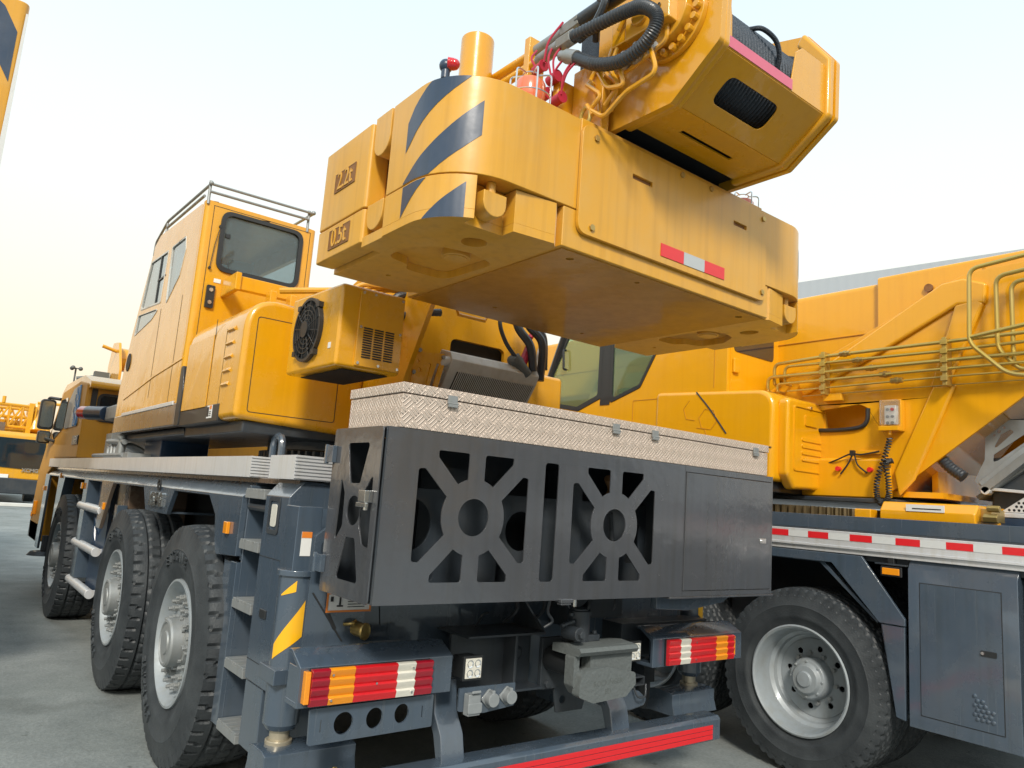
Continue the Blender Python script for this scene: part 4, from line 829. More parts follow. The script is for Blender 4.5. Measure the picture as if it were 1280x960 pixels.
# ---- counterweight: stacked blocks on both sides, centre casting, bolted rear plate
def arcl(x, y, rr=.27, n=12, y0=2.69):
    return [(x, y0)] + [(x + rr - rr * math.cos(math.pi / 2 * i / n), y + rr - rr * math.sin(math.pi / 2 * i / n)) for i in range(n + 1)]
def both(f):
    for sx in (0, 1): f(sx)
def cw(sx):
    X = (lambda x: x) if not sx else (lambda x: MX - x - .085 * min(1, max(0, (1.93 - x) / .40)))
    T = (lambda p: [(X(a), b) for a, b in p])
    def bx(m, a0, a1, *k): a, b = sorted((X(a0), X(a1))); return m.box(a, b, *k)
    # upper corner casting
    m = MB(); m.prism('z', T(arcl(1.33, 2.20) + [(1.96, 2.20), (1.96, 3.37), (1.43, 3.37), (1.43, 2.69)]), 2.792, 3.195); up = P('counterweight_block', m, 'yellow_weight', bevel=.004)
    m = MB(); m.prism('z', T(rnd(rect(1.33, 1.43, 2.885, 3.372), .02)), 2.80, 3.195); b1 = P('counterweight_block', m, 'yellow_weight', bevel=.006)
    m = MB(); m.prism('z', T(rnd(rect(1.33, 1.43, 2.885, 3.372), .02)), 2.637, 2.794); b2 = P('counterweight_block', m, 'yellow_weight', bevel=.006)
    # lower corner casting with round pocket underneath
    low = arcl(1.33, 2.24, .24, 12, 2.68) + [(1.59 - .02, 2.24), (1.565, 2.24)]
    low = [p for p in arcl(1.33, 2.20) if p[0] < 1.47] + [(1.476, 2.231), (1.476, 2.30), (1.66, 2.30), (1.66, 2.225), (1.855, 2.205), (1.89, 2.24), (1.89, 3.30), (1.80, 3.375), (1.432, 3.372), (1.432, 2.68)]
    m = MB(); m.plate('z', T(low), [T(circ(1.63, 2.45, .055, 24)), T(rnd([(1.47, 2.90), (1.60, 2.93), (1.62, 3.0), (1.84, 3.0), (1.86, 2.62), (1.70, 2.57), (1.56, 2.60), (1.47, 2.72)], .07)), T(circ(1.62, 3.16, .014, 10))], 2.614, 2.650); bpl = m; m = MB(); m.prism('z', T(low), 2.6503, 2.787); lo = P('counterweight_block', m, 'yellow_weight', bevel=.001); bpl.build('bottom_plate', 'yellow_weight', lo, bevel=.001)
    m = MB(); bx(m, 1.338, 1.44, 2.675, 2.89, 2.6145, 2.66); bx(m, 1.425, 1.44, 2.675, 2.89, 2.66, 2.80); m.build('corner_ledge', 'yellow_weight', lo, bevel=.002)
    m = MB(); m.cyl((X(1.70), 2.69, 2.618), (X(1.70), 2.69, 2.655), .065, seg=28); m.cyl((X(1.70), 2.69, 2.612), (X(1.70), 2.69, 2.620), .052, seg=28); m.build('locating_pin', 'yellow_weight', lo, bevel=.003)
    # U shaped lifting lugs at the side and at the back
    def lug(pl, a0, a1, cy, zt, zb, r, par):
        m = MB(); pts = [(cy - r, zt), (cy - r, zb + r)] + [(cy - r * math.cos(math.pi * i / 10), zb + r - r * math.sin(math.pi * i / 10)) for i in range(1, 10)] + [(cy + r, zb + r), (cy + r, zt)]
        m.prism(pl, pts, a0, a1); m.build('lifting_lug', 'yellow_weight', par, bevel=.004)
    lug('x', X(1.335), X(1.425), 2.79, 3.205, 3.01, .072, up); lug('x', X(1.335), X(1.425), 2.79, 2.795, 2.672, .072, lo)
    cx = X(1.563); lug('y', 2.225, 2.30, cx, 2.742, 2.645, .055, lo)
    m = MB(); m.cyl((cx, 2.262, 2.74), (cx, 2.262, 2.79), .02, seg=16); m.build('lug_pin', 'yellow_weight', lo, bevel=0)
    # embossed weights: flat dark brown panel and outline behind raised figures
    if True:
        nx = -1 if not sx else 1
        for par, txt, zc in ((b1, '2.2t', 3.005), (b2, '0.5t', 2.722)):
            xf = X(1.33); m = MB(); m.plate('x', rect(3.015, 3.225, zc - .045, zc + .045), [], xf + .0005 * nx, xf + .003 * nx); rc = m.build('recess', 'dark_brown', par, bevel=0)
            m = MB(); m.plate('x', rect(3.0125, 3.2275, zc - .0475, zc + .0475), [rect(3.016, 3.224, zc - .044, zc + .044)], xf, xf + .004 * nx); m.build('recess_edge', 'rust', rc, bevel=0)
            m = MB(); m.text(txt, .124, (xf + .004 * nx, 3.12, zc), (0, nx, 0), (0, 0, 1), .005, sx=.82, bold=.0); m.build('figures', 'yellow_weight', par, bevel=0)
    # hazard stripes wrapped round the rounded corner
    pth = [(1.33, 2.69)] + arcl(1.33, 2.20)[1:] + [(1.95, 2.20)]
    S = [0]
    for a, b in zip(pth, pth[1:]): S.append(S[-1] + math.dist(a, b))
    def at(s):
        for i in range(len(pth) - 1):
            if s <= S[i + 1] or i == len(pth) - 2:
                t = (s - S[i]) / (S[i + 1] - S[i]); a, b = pth[i], pth[i + 1]; d = Vector((b[0] - a[0], b[1] - a[1])).normalized()
                return (X(a[0] + t * (b[0] - a[0]) + d.y * .0016), a[1] + t * (b[1] - a[1]) - d.x * .0016)
    def lin(L, s):
        for a, b in zip(L, L[1:]):
            if s <= b[0]: return a[1] + (b[1] - a[1]) * (s - a[0]) / max(1e-6, b[0] - a[0])
        return L[-1][1]
    for par, upL, loL in ((up, [(.142, 3.06), (.184, 3.115), (.271, 3.18), (.29, 3.192), (.46, 3.192)], [(.142, 2.93), (.214, 3.00), (.286, 3.056), (.365, 3.115), (.432, 3.166), (.46, 3.19)]),
                          (up, [(.144, 2.800), (.205, 2.845), (.305, 2.915), (.368, 2.965), (.443, 3.03), (.518, 3.095)], [(.144, 2.794), (.300, 2.794), (.317, 2.797), (.379, 2.842), (.454, 2.897), (.518, 2.951)]),
                          (lo, [(.148, 2.782), (.290, 2.783), (.301, 2.7835)], [(.148, 2.652), (.20, 2.70), (.255, 2.745), (.301, 2.782)]),
                          (lo, [(.300, 2.616), (.311, 2.627), (.373, 2.680), (.430, 2.723), (.474, 2.757)], [(.300, 2.6135), (.474, 2.6135)])):
        n = 22; s0, s1 = upL[0][0], upL[-1][0]; vs = []
        for k in range(n + 1):
            s = s0 + (s1 - s0) * k / n; x, y = at(s); vs += [(x, y, lin(loL, s)), (x, y, max(lin(loL, s) + .0005, lin(upL, s)))]
        MB()._faces(vs, [(2 * k, 2 * k + 2, 2 * k + 3, 2 * k + 1) for k in range(n)]).build('hazard_stripe', 'navy', par, bevel=0)
M['dark_brown'] = paint('dark_brown_paint', (.26, .11, .02), (.20, .08, .02), rough=.6, coat=0., dust=.1)
both(cw)
m = MB(); m.plate('z', [(1.962, 2.20), (3.278, 2.20), (3.278, 3.37), (1.962, 3.37)], [], 2.792, 3.205); m.plate('z', [(1.893, 2.203), (3.347, 2.203), (3.347, 3.45), (1.893, 3.45)], [circ(2.02, 2.29, .018, 12), circ(3.22, 2.29, .018, 12), circ(2.45, 2.30, .012, 10), circ(2.3, 3.2, .014, 10), circ(3.0, 3.25, .014, 10)], 2.617, 2.790); ce = P('counterweight_centre', m, 'yellow_weight', bevel=.005)
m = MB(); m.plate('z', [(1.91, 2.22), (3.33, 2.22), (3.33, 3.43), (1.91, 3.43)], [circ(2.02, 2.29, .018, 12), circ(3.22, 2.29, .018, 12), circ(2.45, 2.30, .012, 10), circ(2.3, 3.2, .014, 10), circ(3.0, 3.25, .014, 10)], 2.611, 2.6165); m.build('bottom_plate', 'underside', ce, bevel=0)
m = MB(); m.plate('y', rnd(rect(1.958, 3.295, 2.690, 3.175), .05), [rect(2.268, 2.398, 3.027, 3.050), rect(3.010, 3.120, 3.030, 3.053)], 2.182, 2.199); rp = P('rear_plate', m, 'yellow_weight', bevel=.004, seg=3)
m = MB()
for x in (2.268, 3.010): m.box(x + .001, x + .129 - .02 * (x > 3), 2.196, 2.1985, 3.028, 3.052)
m.build('slot_recess', 'dark_brown', rp, bevel=0)
m = MB(); bolts(m, [(x, 2.182, z) for x, z in ((2.035, 3.128), (2.60, 3.155), (2.82, 3.158), (3.262, 3.135), (2.035, 2.727), (3.26, 2.735))], (0, -1, 0), .015, .009); m.build('bolts', 'brass', rp, bevel=.001)
m = MB(); m.box(2.47, 2.63, 2.1785, 2.1815, 2.722, 2.782); m.box(2.785, 2.94, 2.1785, 2.1815, 2.722, 2.782); split(m, 'reflective_strip', 'redtape', rp, bevel=0)
m = MB(); m.box(2.631, 2.784, 2.1785, 2.1815, 2.722, 2.782); m.build('reflective_strip', 'greytape', rp, bevel=0)
m = MB(); m.cyl((1.95, 3.05, 3.2), (1.95, 3.05, 3.97), .088, seg=32); P('post', m, 'yellow', bevel=.012, seg=3)
m = MB(); m.cyl((1.37, 2.36, 3.195), (1.37, 2.36, 3.235), .018, seg=12); m.sphere((1.37, 2.36, 3.25), .028); ml = P('marker_lamp', m, 'navy', bevel=0)
m = MB(); m.cyl((1.37, 2.35, 3.256), (1.392, 2.335, 3.256), .026, .024, seg=16); m.sphere((1.392, 2.335, 3.256), .023); m.build('lens', 'red', ml, bevel=0)
m = MB(); m.cyl((1.44, 2.33, 3.195), (1.44, 2.33, 3.215), .012, seg=8); P('stud', m, 'navy', bevel=0)
def beacon(x, y, z):
    m = MB(); m.cyl((x, y, z), (x, y, z + .025), .068, seg=24); b = P('warning_beacon', m, 'chrome', bevel=.002)
    m = MB(); m.lathe([(.06, .025), (.066, .06), (.066, .12), (.058, .135), (.001, .138)], (x, y, z), (0, 0, 1), 28); m.build('beacon_lens', 'orangebeacon', b, bevel=0)
    m = MB()
    for k in range(6):
        a = R(60 * k + 10); c, s = math.cos(a), math.sin(a); m.tube(roundpath([(x + .09 * c, y + .09 * s, z), (x + .09 * c, y + .09 * s, z + .165), (x + .03 * c, y + .03 * s, z + .165)], .02), .004, 6)
    for zz, q in ((.06, .09), (.165, .035)): m.tube([(x + q * math.cos(R(i * 15)), y + q * math.sin(R(i * 15)), z + zz) for i in range(25)], .003, 6)
    m.build('wire_guard', 'chrome', b, bevel=0)
beacon(1.78, 2.34, 3.212); beacon(MX - 1.83, 2.42, 3.212)
m = MB(); m.cyl((3.62, 2.42, 3.19), (3.62, 2.42, 3.25), .018, seg=10); m.cyl((3.62, 2.42, 3.25), (3.62, 2.42, 3.31), .010, .006, seg=10); m.cyl((3.66, 2.42, 3.19), (3.66, 2.42, 3.23), .02, seg=8); m.cyl((1.70, 2.50, 3.19), (1.70, 2.50, 3.25), .055, .035, seg=16); m.cyl((1.70, 2.50, 3.25), (1.70, 2.50, 3.30), .02, .014, seg=12); P('valve_fitting', m, 'zinc', bevel=.002)

# ---- rear winch in its frame
wy, wz, wr = 1.99, 3.585, .222
out = rnd([(2.20, 3.237), (1.90, 3.237), (1.662, 3.415), (1.655, 3.70), (1.80, 3.90), (2.35, 4.05), (2.35, 3.237)], [0, .03, .03, .04, .05, .05, 0])
for x0_, x1_ in ((2.176, 2.205), (3.035, 3.064)):
    m = MB(); m.plate('x', out, [], x0_, x1_)
    P('winch_frame', m, 'yellow', bevel=.012, seg=4)
# rims: the frame flares past the inner shell on both ends
inn = [(2.17, 3.262), (1.915, 3.262), (1.69, 3.43), (1.685, 3.68), (1.82, 3.86), (1.84, 3.84), (1.71, 3.675), (1.715, 3.445), (1.925, 3.285), (2.17, 3.285)]
for x0_, x1_ in ((2.205, 2.255), (2.985, 3.035)):
    m = MB(); m.prism('x', [(2.20, 3.240), (1.902, 3.240), (1.666, 3.417), (1.659, 3.70), (1.80, 3.895), (1.84, 3.84), (1.71, 3.675), (1.715, 3.445), (1.925, 3.285), (2.2, 3.285)], x0_, x1_); P('winch_frame_rim', m, 'yellow', bevel=.018, seg=4)
# shell: bottom sheet with slot, sloping sheet with oval window, rear sheet with cut-out
def obl(outer, holes, a, b, thick, name, mat, par=None, bev=.003):
    """plate lying in the plane through YZ points a,b and the X axis; outer = (x, t) with t metres from a towards b"""
    m = MB(); m.plate('z', outer, holes, -thick / 2, thick / 2)
    d = Vector((0, b[0] - a[0], b[1] - a[1])).normalized(); n = Vector((1, 0, 0)).cross(d)
    m.xform(Matrix(((1, 0, n.x, 0), (0, d.y, n.y, a[0]), (0, d.z, n.z, a[1]), (0, 0, 0, 1)))); return m.build(name, mat, par or A, bevel=bev)
fo, ho, co = (1.695, 3.432), (1.918, 3.262), (2.17, 3.262)
ln = math.dist(fo, ho)
obl(rect(2.25, 2.99, 0, ln), [rnd(rect(2.375, 2.735, .075, .205), .045)], fo, ho, .008, 'winch_shell', 'yellow')
m = MB(); m.box(2.25, 2.99, 1.918, 2.035, 3.258, 3.266); m.box(2.25, 2.99, 2.06, 2.17, 3.258, 3.266); m.box(2.25, 2.42, 2.035, 2.06, 3.258, 3.266); m.box(2.79, 2.99, 2.035, 2.06, 3.258, 3.266); P('winch_shell', m, 'yellow', bevel=0)
m = MB(); m.box(2.21, 3.03, 1.93, 2.44, 3.29, 3.30); m.box(2.21, 3.03, 2.17, 2.175, 3.26, 3.29); m.box(3.03, 3.10, 2.30, 2.44, 3.2, 3.5); P('winch_shade_sheet', m, 'dark', bevel=0)  # dark sheets added so the gap under the winch looks shaded
obl([(2.25, 0), (2.99, 0), (2.99, .24), (2.80, .24), (2.75, .20), (2.72, .055), (2.29, .055), (2.285, .14), (2.27, .24), (2.25, .24)], [], fo, (1.69, 3.70), .008, 'winch_shell', 'yellow')
obl(rect(2.262, 2.722, .004, .052), [], (1.6885, 3.432), (1.6835, 3.70), .002, 'pink_tape', 'pink', None, 0)
# rope drum: turns of rope
m = MB(); pr = [(.001, 0), (.25, 0), (.25, .012)]; npt = 34
for k in range(npt):
    for j in range(5): pr.append((wr + .009 * math.sin(math.pi * j / 5), .012 + (k + j / 5) * .74 / npt))
pr += [(.25, .752), (.25, .764), (.001, .764)]
m.lathe(pr, (2.235, wy, wz), (1, 0, 0), 64); dr = P('winch_drum', m, 'rope', bevel=0)
m = MB(); m.tube(spline([(2.56, wy - .19, wz + .12), (2.59, wy - .235, wz + .115), (2.66, wy - .255, wz + .085), (2.70, wy - .25, wz + .03), (2.72, wy - .22, wz - .04)]), .011, 8); m.build('rope_end', 'rope', dr, bevel=0)
m = MB()
for k in range(9): m.tube([(2.25, 2.24 + k * .018, 3.222 + .010 * (k % 2)), (3.0, 2.24 + k * .018, 3.222 + .010 * (k % 2))], .011, 8)
m.box(2.18, 3.06, 2.44, 2.48, 3.2, 3.9)  # dark backing sheet, added behind the same shaded gap
P('wire_rope', m, 'rope', bevel=0)
# gearbox flange with bolt ring and hydraulic motor on the left
m = MB(); m.cyl((2.176, 1.90, 3.60), (2.150, 1.90, 3.60), .175, seg=56); m.cyl((2.150, 1.90, 3.60), (2.10, 1.90, 3.60), .125, seg=40)
mt = P('winch_motor', m, 'yellow', bevel=.004)
m = MB()
for k in range(20): a = R(18 * k + 5); m.cyl((2.150, 1.90 + .150 * math.cos(a), 3.60 + .150 * math.sin(a)), (2.125, 1.90 + .150 * math.cos(a), 3.60 + .150 * math.sin(a)), .016, seg=8)
m.build('flange_bolts', 'yellow', mt, bevel=.002)
m = MB(); m.box(2.05, 2.14, 1.82, 2.06, 3.53, 3.65); m.box(2.06, 2.14, 1.84, 1.95, 3.62, 3.72); m.cyl((2.03, 1.97, 3.60), (2.06, 1.97, 3.60), .04, seg=20); m.box(2.07, 2.14, 2.02, 2.16, 3.55, 3.66); m.box(2.08, 2.15, 2.0, 2.1, 3.64, 3.74); m.build('motor_valve', 'yellow', mt, bevel=.006)
m = MB(); m.text('90', .035, (2.047, 1.88, 3.60), (0, -1, 0), (0, 0, 1), .003); m.build('casting_number', 'ink', mt, bevel=0)
m = MB()
for p in ((2.08, 1.97, 3.50), (2.07, 2.03, 3.48), (2.09, 1.92, 3.47), (2.09, 2.06, 3.46), (2.1, 2.1, 3.50), (2.08, 1.99, 3.45)): m.cyl(p, (p[0] - .03, p[1] + .01, p[2] - .035), .018, seg=6); m.sphere((p[0] - .02, p[1] + .03, p[2] - .01), .016)
m.build('fittings', 'galv', mt, bevel=.001)
m = MB(); m.box(2.1738, 2.1755, 1.775, 1.83, 3.64, 3.74); dp = P('data_plate', m, 'white', bevel=0)
m = MB()
for k in range(6): m.box(2.1725, 2.1742, 1.782, 1.823 - .01 * (k % 3), 3.655 + k * .012, 3.659 + k * .012)
m.build('plate_print', 'ink', dp, bevel=0)
# yellow hard lines
m = MB()
for pth in ([(2.02, 1.88, 3.40), (2.02, 1.85, 3.31), (2.02, 1.86, 3.28), (2.02, 2.01, 3.265), (2.02, 2.13, 3.20), (2.02, 2.22, 3.27), (2.02, 2.24, 3.30)], [(2.02, 2.05, 3.40), (2.02, 2.02, 3.30), (2.02, 2.12, 3.33), (2.02, 2.18, 3.43)], [(2.02, 2.25, 3.40), (2.02, 2.15, 3.31), (2.02, 2.22, 3.27), (2.02, 2.20, 3.24)], [(2.09, 1.86, 3.55), (2.09, 1.86, 3.46), (2.09, 2.06, 3.42), (2.09, 2.16, 3.42)],
            [(2.05, 2.10, 3.52), (2.05, 2.14, 3.44), (2.05, 2.08, 3.34), (2.05, 2.16, 3.28)], [(2.08, 2.16, 3.56), (2.08, 2.20, 3.46), (2.08, 2.12, 3.38), (2.08, 2.15, 3.26)], [(2.05, 2.10, 3.60), (2.05, 2.04, 3.68), (2.05, 1.90, 3.69), (2.06, 1.86, 3.66)], [(2.10, 2.25, 3.56), (2.06, 2.28, 3.44), (2.06, 2.22, 3.36), (2.06, 2.20, 3.25)]):
    m.tube(roundpath(pth, .03, 6), .010, 8)
P('hydraulic_pipe', m, 'yellow', bevel=0)
m = MB(); m.prism('x', [(2.22, 3.2), (2.22, 3.56), (2.42, 3.56), (2.42, 3.2)], 2.09, 2.14); m.box(2.0, 2.2, 2.42, 2.46, 3.2, 3.50); m.tube([(2.06, 2.28, 3.42), (2.07, 2.26, 3.44)], .02, 8); P('winch_pedestal', m, 'yellow', bevel=.006)
# big corrugated hose loop, straight hoses and rods, red dust caps
m = MB(); m.tube(spline([(1.99, 2.30, 3.54), (1.99, 2.16, 3.445), (1.99, 2.02, 3.395), (1.99, 1.90, 3.405), (1.99, 1.835, 3.455), (1.99, 1.835, 3.515), (1.99, 1.91, 3.585), (1.99, 2.02, 3.615), (1.99, 2.17, 3.635), (1.99, 2.33, 3.655)], 16), .026, 14, (.13, 2)); P('hydraulic_hose', m, 'hose', bevel=0)
m = MB(); m.cyl((1.99, 2.29, 3.535), (1.99, 2.36, 3.575), .033, seg=14); m.cyl((1.99, 2.36, 3.575), (1.99, 2.40, 3.595), .025, seg=14)
m.cyl((1.99, 2.32, 3.655), (2.0, 2.42, 3.665), .036, seg=6); m.cyl((2.0, 2.42, 3.665), (2.02, 2.60, 3.675), .030, seg=14); m.cyl((2.05, 2.34, 3.775), (2.05, 2.46, 3.77), .038, seg=6); m.cyl((2.05, 2.46, 3.77), (2.05, 2.70, 3.77), .030, seg=14)
P('hose_fitting', m, 'galv', bevel=.002)
m = MB(); m.tube([(2.05, 1.7, 3.77), (2.05, 2.0, 3.775), (2.05, 2.36, 3.775)], .034, 12); m.tube(spline([(2.0, 2.3, 3.63), (2.0, 2.2, 3.66), (2.0, 2.14, 3.74), (2.02, 2.2, 3.8)]), .018, 8); m.tube(spline([(2.05, 2.24, 3.62), (2.0, 2.18, 3.66), (2.0, 2.12, 3.64)]), .015, 8); P('hydraulic_hose', m, 'hose', bevel=0)
m = MB(); m.tube([(2.02, 2.58, 3.675), (2.04, 2.9, 3.70), (2.05, 3.9, 3.72)], .024, 12); m.tube([(2.05, 2.68, 3.77), (2.05, 3.9, 3.80)], .024, 12); m.box(2.0, 2.10, 2.66, 2.70, 3.62, 3.83); m.box(2.06, 2.12, 3.5, 3.6, 3.2, 3.8); P('cylinder_rod', m, 'yellow', bevel=.003)
m = MB()
for (x, y, z) in ((1.98, 2.54, 3.59), (1.98, 2.43, 3.49), (1.98, 2.49, 3.43), (1.98, 2.39, 3.37)): m.cyl((x, y + .035, z), (x, y - .025, z + .005), .024, seg=16); m.cyl((x, y - .025, z + .005), (x, y - .03, z + .005), .028, seg=16)
for a, b in (((1.97, 2.56, 3.60), (2.0, 2.60, 3.72)), ((1.97, 2.50, 3.60), (2.02, 2.44, 3.80)), ((1.96, 2.43, 3.50), (2.0, 2.46, 3.70)), ((1.96, 2.41, 3.50), (2.0, 2.40, 3.66)), ((1.97, 2.36, 3.38), (2.0, 2.30, 3.56)), ((1.97, 2.44, 3.44), (2.0, 2.34, 3.60)), ((1.97, 2.36, 3.40), (2.0, 2.26, 3.54))):
    m.tube(spline([a, ((a[0] + b[0]) / 2 - .02, (a[1] + b[1]) / 2 + .01, (a[2] + b[2]) / 2), b]), .0055, 6)
P('dust_caps', m, 'redcap', bevel=0)
m = MB(); m.tube([(2.02, 2.245 + .03 * math.cos(R(i * 20)), 3.245 + .045 * math.sin(R(i * 20))) for i in range(19)], .009, 8); P('lifting_eye', m, 'zinc', bevel=0)

# ---- deck equipment between the cabs
m = MB(); m.prism('x', rnd(rect(6.9, 7.5, 1.66, 1.92), .02), 1.55, 1.95); P('outrigger_pedestal', m, 'navy', bevel=.01)
m = MB()
for k in range(5): m.tube(spline([(1.38, 7.6 + .16 * k, 1.73), (1.40, 7.66 + .16 * k, 1.82 + .02 * (k % 2)), (1.5, 7.72 + .16 * k, 1.84), (1.7, 7.7 + .16 * k, 1.74)]), .018, 8)
m.tube([(1.36, 7.4, 1.74), (1.36, 8.9, 1.74)], .02, 8); m.tube([(1.38, 7.5, 1.86), (1.38, 8.3, 1.88)], .025, 8); m.cyl((1.38, 7.62, 1.73), (1.38, 7.62, 1.87), .035); m.sphere((1.38, 7.62, 1.90), .04)
P('tow_bar', m, 'galv', bevel=0)
m = MB(); m.box(1.45, 1.9, 8.6, 8.9, 1.72, 1.98); m.box(1.36, 1.6, 7.2, 7.5, 1.716, 1.76); P('tool_tray', m, 'galv', bevel=.004)
m = MB(); m.cyl((1.44, 9.0, 2.20), (1.33, 9.4, 2.215), .078, seg=24); ho_ = P('air_horn', m, 'navy', bevel=.006)
m = MB(); m.cyl((1.33, 9.4, 2.215), (1.285, 9.56, 2.22), .074, seg=24); m.build('horn_cap', 'red', ho_, bevel=.006)
m = MB(); m.prism('y', rnd(rect(1.42, 2.1, 2.12, 2.27), .02), 8.3, 8.98); P('bracket', m, 'galv', bevel=.02)
m = MB(); m.box(1.55, 2.2, 8.8, 9.4, 1.72, 2.06); P('air_cleaner', m, 'brown', bevel=.05, seg=3)

# ---- driver's cab of the carrier
cy0, cy1 = 9.95, 13.2
m = MB(); prof = rnd([(cy0, 1.72), (cy0, 2.60), (10.6, 2.68), (12.0, 2.64), (12.6, 2.2), (13.3, 1.6), (13.45, .9), (13.3, .55), (12.45, .55), (12.35, 1.50), (11.9, 1.60), (11.9, 1.72)], [0, .06, .1, .1, .1, .1, .05, .05, 0, 0, 0, 0])
m.prism('x', prof, 1.345, 3.7); dc = P('driver_cab', m, 'yellow_matt', bevel=.02, seg=3)
m = MB(); m.prism('x', rnd([(cy0 - .12, 2.54), (cy0 - .12, 2.62), (10.4, 2.74), (11.9, 2.74), (12.3, 2.62), (12.2, 2.56)], .04), 1.36, 3.68); m.build('roof', 'yellow', dc, bevel=.02)
m = MB(); m.plate('y', rnd(rect(1.47, 2.5, 2.16, 2.50), .08), [rnd(rect(1.50, 2.47, 2.19, 2.47), .06)], cy0 - .015, cy0 - .001); rw = m.build('rear_window', 'black', dc, bevel=.004)
m = MB(); m.plate('y', rnd(rect(1.50, 2.47, 2.19, 2.47), .06), [], cy0 - .008, cy0 - .002); m.build('pane', 'glassdark', rw, bevel=0)
m = MB(); m.prism('x', rnd([(10.25, 2.10), (10.35, 2.62), (10.9, 2.60), (11.25, 2.45), (11.35, 2.10)], .06), 1.334, 1.344); sp_ = m.build('wind_fairing', 'plug', dc, bevel=.003)
m = MB(); m.prism('x', rnd([(10.27, 2.11), (10.35, 2.61), (10.62, 2.60), (10.60, 2.11)], .03), 1.330, 1.3335); m.build('blue_film', 'blue', sp_, bevel=0)
m = MB()
hx = []
for (cy_, cz_) in ((10.45, 2.2), (10.45, 2.36), (10.45, 2.52), (10.58, 2.28), (10.58, 2.44)):
    hp = [(cy_ + .085 * math.cos(R(60 * k)), cz_ + .085 * math.sin(R(60 * k))) for k in range(6)]
    for a, b in zip(hp, hp[1:] + hp[:1]): m.tube([(1.329, a[0], a[1]), (1.329, b[0], b[1])], .006, 4)
m.build('hexagon_lines', 'white', sp_, bevel=0)
m = MB(); m.prism('x', rnd([(11.4, 2.12), (11.35, 2.52), (11.95, 2.52), (12.5, 2.1), (12.2, 1.98)], .04), 1.335, 1.345); m.build('side_window', 'glassdark', dc, bevel=0)
m = MB(); m.box(1.36, 1.42, 10.02, 10.5, 2.15, 2.5); m.box(1.40, 1.46, cy0 - .02, cy0, 2.2, 2.55) ; m.build('pillar_trim', 'black', dc, bevel=.004)
m = MB(); m.plate('x', rnd(rect(9.98, 10.42, 1.875, 1.985), .008), [], 1.333, 1.344); dk = m.build('model_plate', 'black', dc, bevel=.001)
m = MB(); m.text('EV', .11, (1.330, 10.10, 1.93), (0, -1, 0), (0, 0, 1), .004, sx=1.8); m.build('plate_letters', 'white', dk, bevel=0)
m = MB(); m.cyl((1.95, 10.9, 2.74), (1.95, 10.9, 2.83), .09, seg=20); P('roof_beacon', m, 'orangebeacon', bevel=.01)
m = MB(); m.box(1.345, 1.36, 12.4, 13.42, .56, .80); P('front_bumper', m, 'greyd', bevel=.01); 
m = MB(); m.cyl((1.33, 12.9, .9), (1.33, 12.9, 1.1), .03); m.box(1.32, 1.34, 13.2, 13.3, .85, .93); P('corner_lamp', m, 'amber', bevel=.01)
m = MB(); m.tube(roundpath([(1.35, 12.2, 2.55), (1.24, 12.5, 2.58), (1.22, 12.5, 2.5)], .04), .022, 8); m.tube([(1.35, 12.1, 1.95), (1.24, 12.5, 2.0)], .02, 8); mr = P('mirror_arm', m, 'black', bevel=0)
m = MB(); m.prism('y', rnd(rect(1.14, 1.33, 2.12, 2.55), .05), 12.42, 12.55); m.prism('y', rnd(rect(1.16, 1.32, 1.92, 2.10), .04), 12.42, 12.55); m.build('mirror_housing', 'black', mr, bevel=.015)
m = MB(); m.prism('y', rnd(rect(1.16, 1.31, 2.15, 2.52), .04), 12.412, 12.42); m.prism('y', rnd(rect(1.175, 1.305, 1.94, 2.08), .03), 12.412, 12.42); m.build('mirror_glass', 'mirror', mr, bevel=0)

# ================================================================== bigger crane parked beyond the upper left corner: only its striped counterweight shows
D = empty('mobile_crane', (-1.4, 10., -.062), 'crane of which only a tall navy-striped yellow counterweight corner shows against the sky', 'crane')
m = MB(); m.prism('z', rnd(rect(-2.95, .092, 7.0, 8.2), .06), 3.3, 5.34); dw = m.build('counterweight_block', 'yellow_weight', D, bevel=.012, seg=3)
for zz in (3.22, 4.15, 5.08, 6.0):
    # bands sloping down towards the outer edge
    for sgn, xe in ((1, .04), (-1, -2.9)):
        vs = []
        for k in range(13):
            x = xe - sgn * .11 * k; z = zz + 2.2 * (k / 12) - .46
            for dz in (0, .44): vs.append((x, 6.9975, min(5.32, max(3.32, z + dz))))
        MB()._faces(vs, [(2 * k, 2 * k + 2, 2 * k + 3, 2 * k + 1) for k in range(12)]).build('hazard_stripe', 'navy', dw, bevel=0)
m = MB(); m.prism('y', [(.046, 3.3), (.0935, 3.3), (.0935, 5.24), (.075, 5.24)], 6.994, 6.9995); m.build('edge_strip', 'whitetape', dw, bevel=.001)
m = MB(); m.box(-2.3, -.6, 8.2, 12.5, 2.2, 3.4); m.cyl((-1.4, 11, 1.7), (-1.4, 11, 2.2), .9, seg=40); m.build('turntable', 'yellow', D, bevel=.03)
m = MB(); m.box(-2.7, -.15, 6.6, 16.5, 1.2, 1.7); m.box(-2.0, -.9, 6.4, 16.5, .8, 1.2); m.build('chassis_frame', 'greyd', D, bevel=.02)
for y in (7.8, 9.5, 13.0, 15.0):
    wheel(D, (-.35, y, .617), 'a', w0, True); wheel(D, (-2.45, y, .617), 'a', w0)
m = MB(); m.box(-2.6, -.2, 16.0, 18.2, .6, 2.9); m.build('driver_cab', 'yellow', D, bevel=.1)
m = MB(); m.box(-1.75, -1.05, 9.5, 18.8, 3.0, 3.8); m.build('boom', 'yellow', D, bevel=.04)
M['seam_yellow'] = simple('sealed_seam', (.55, .24, .01), .5)
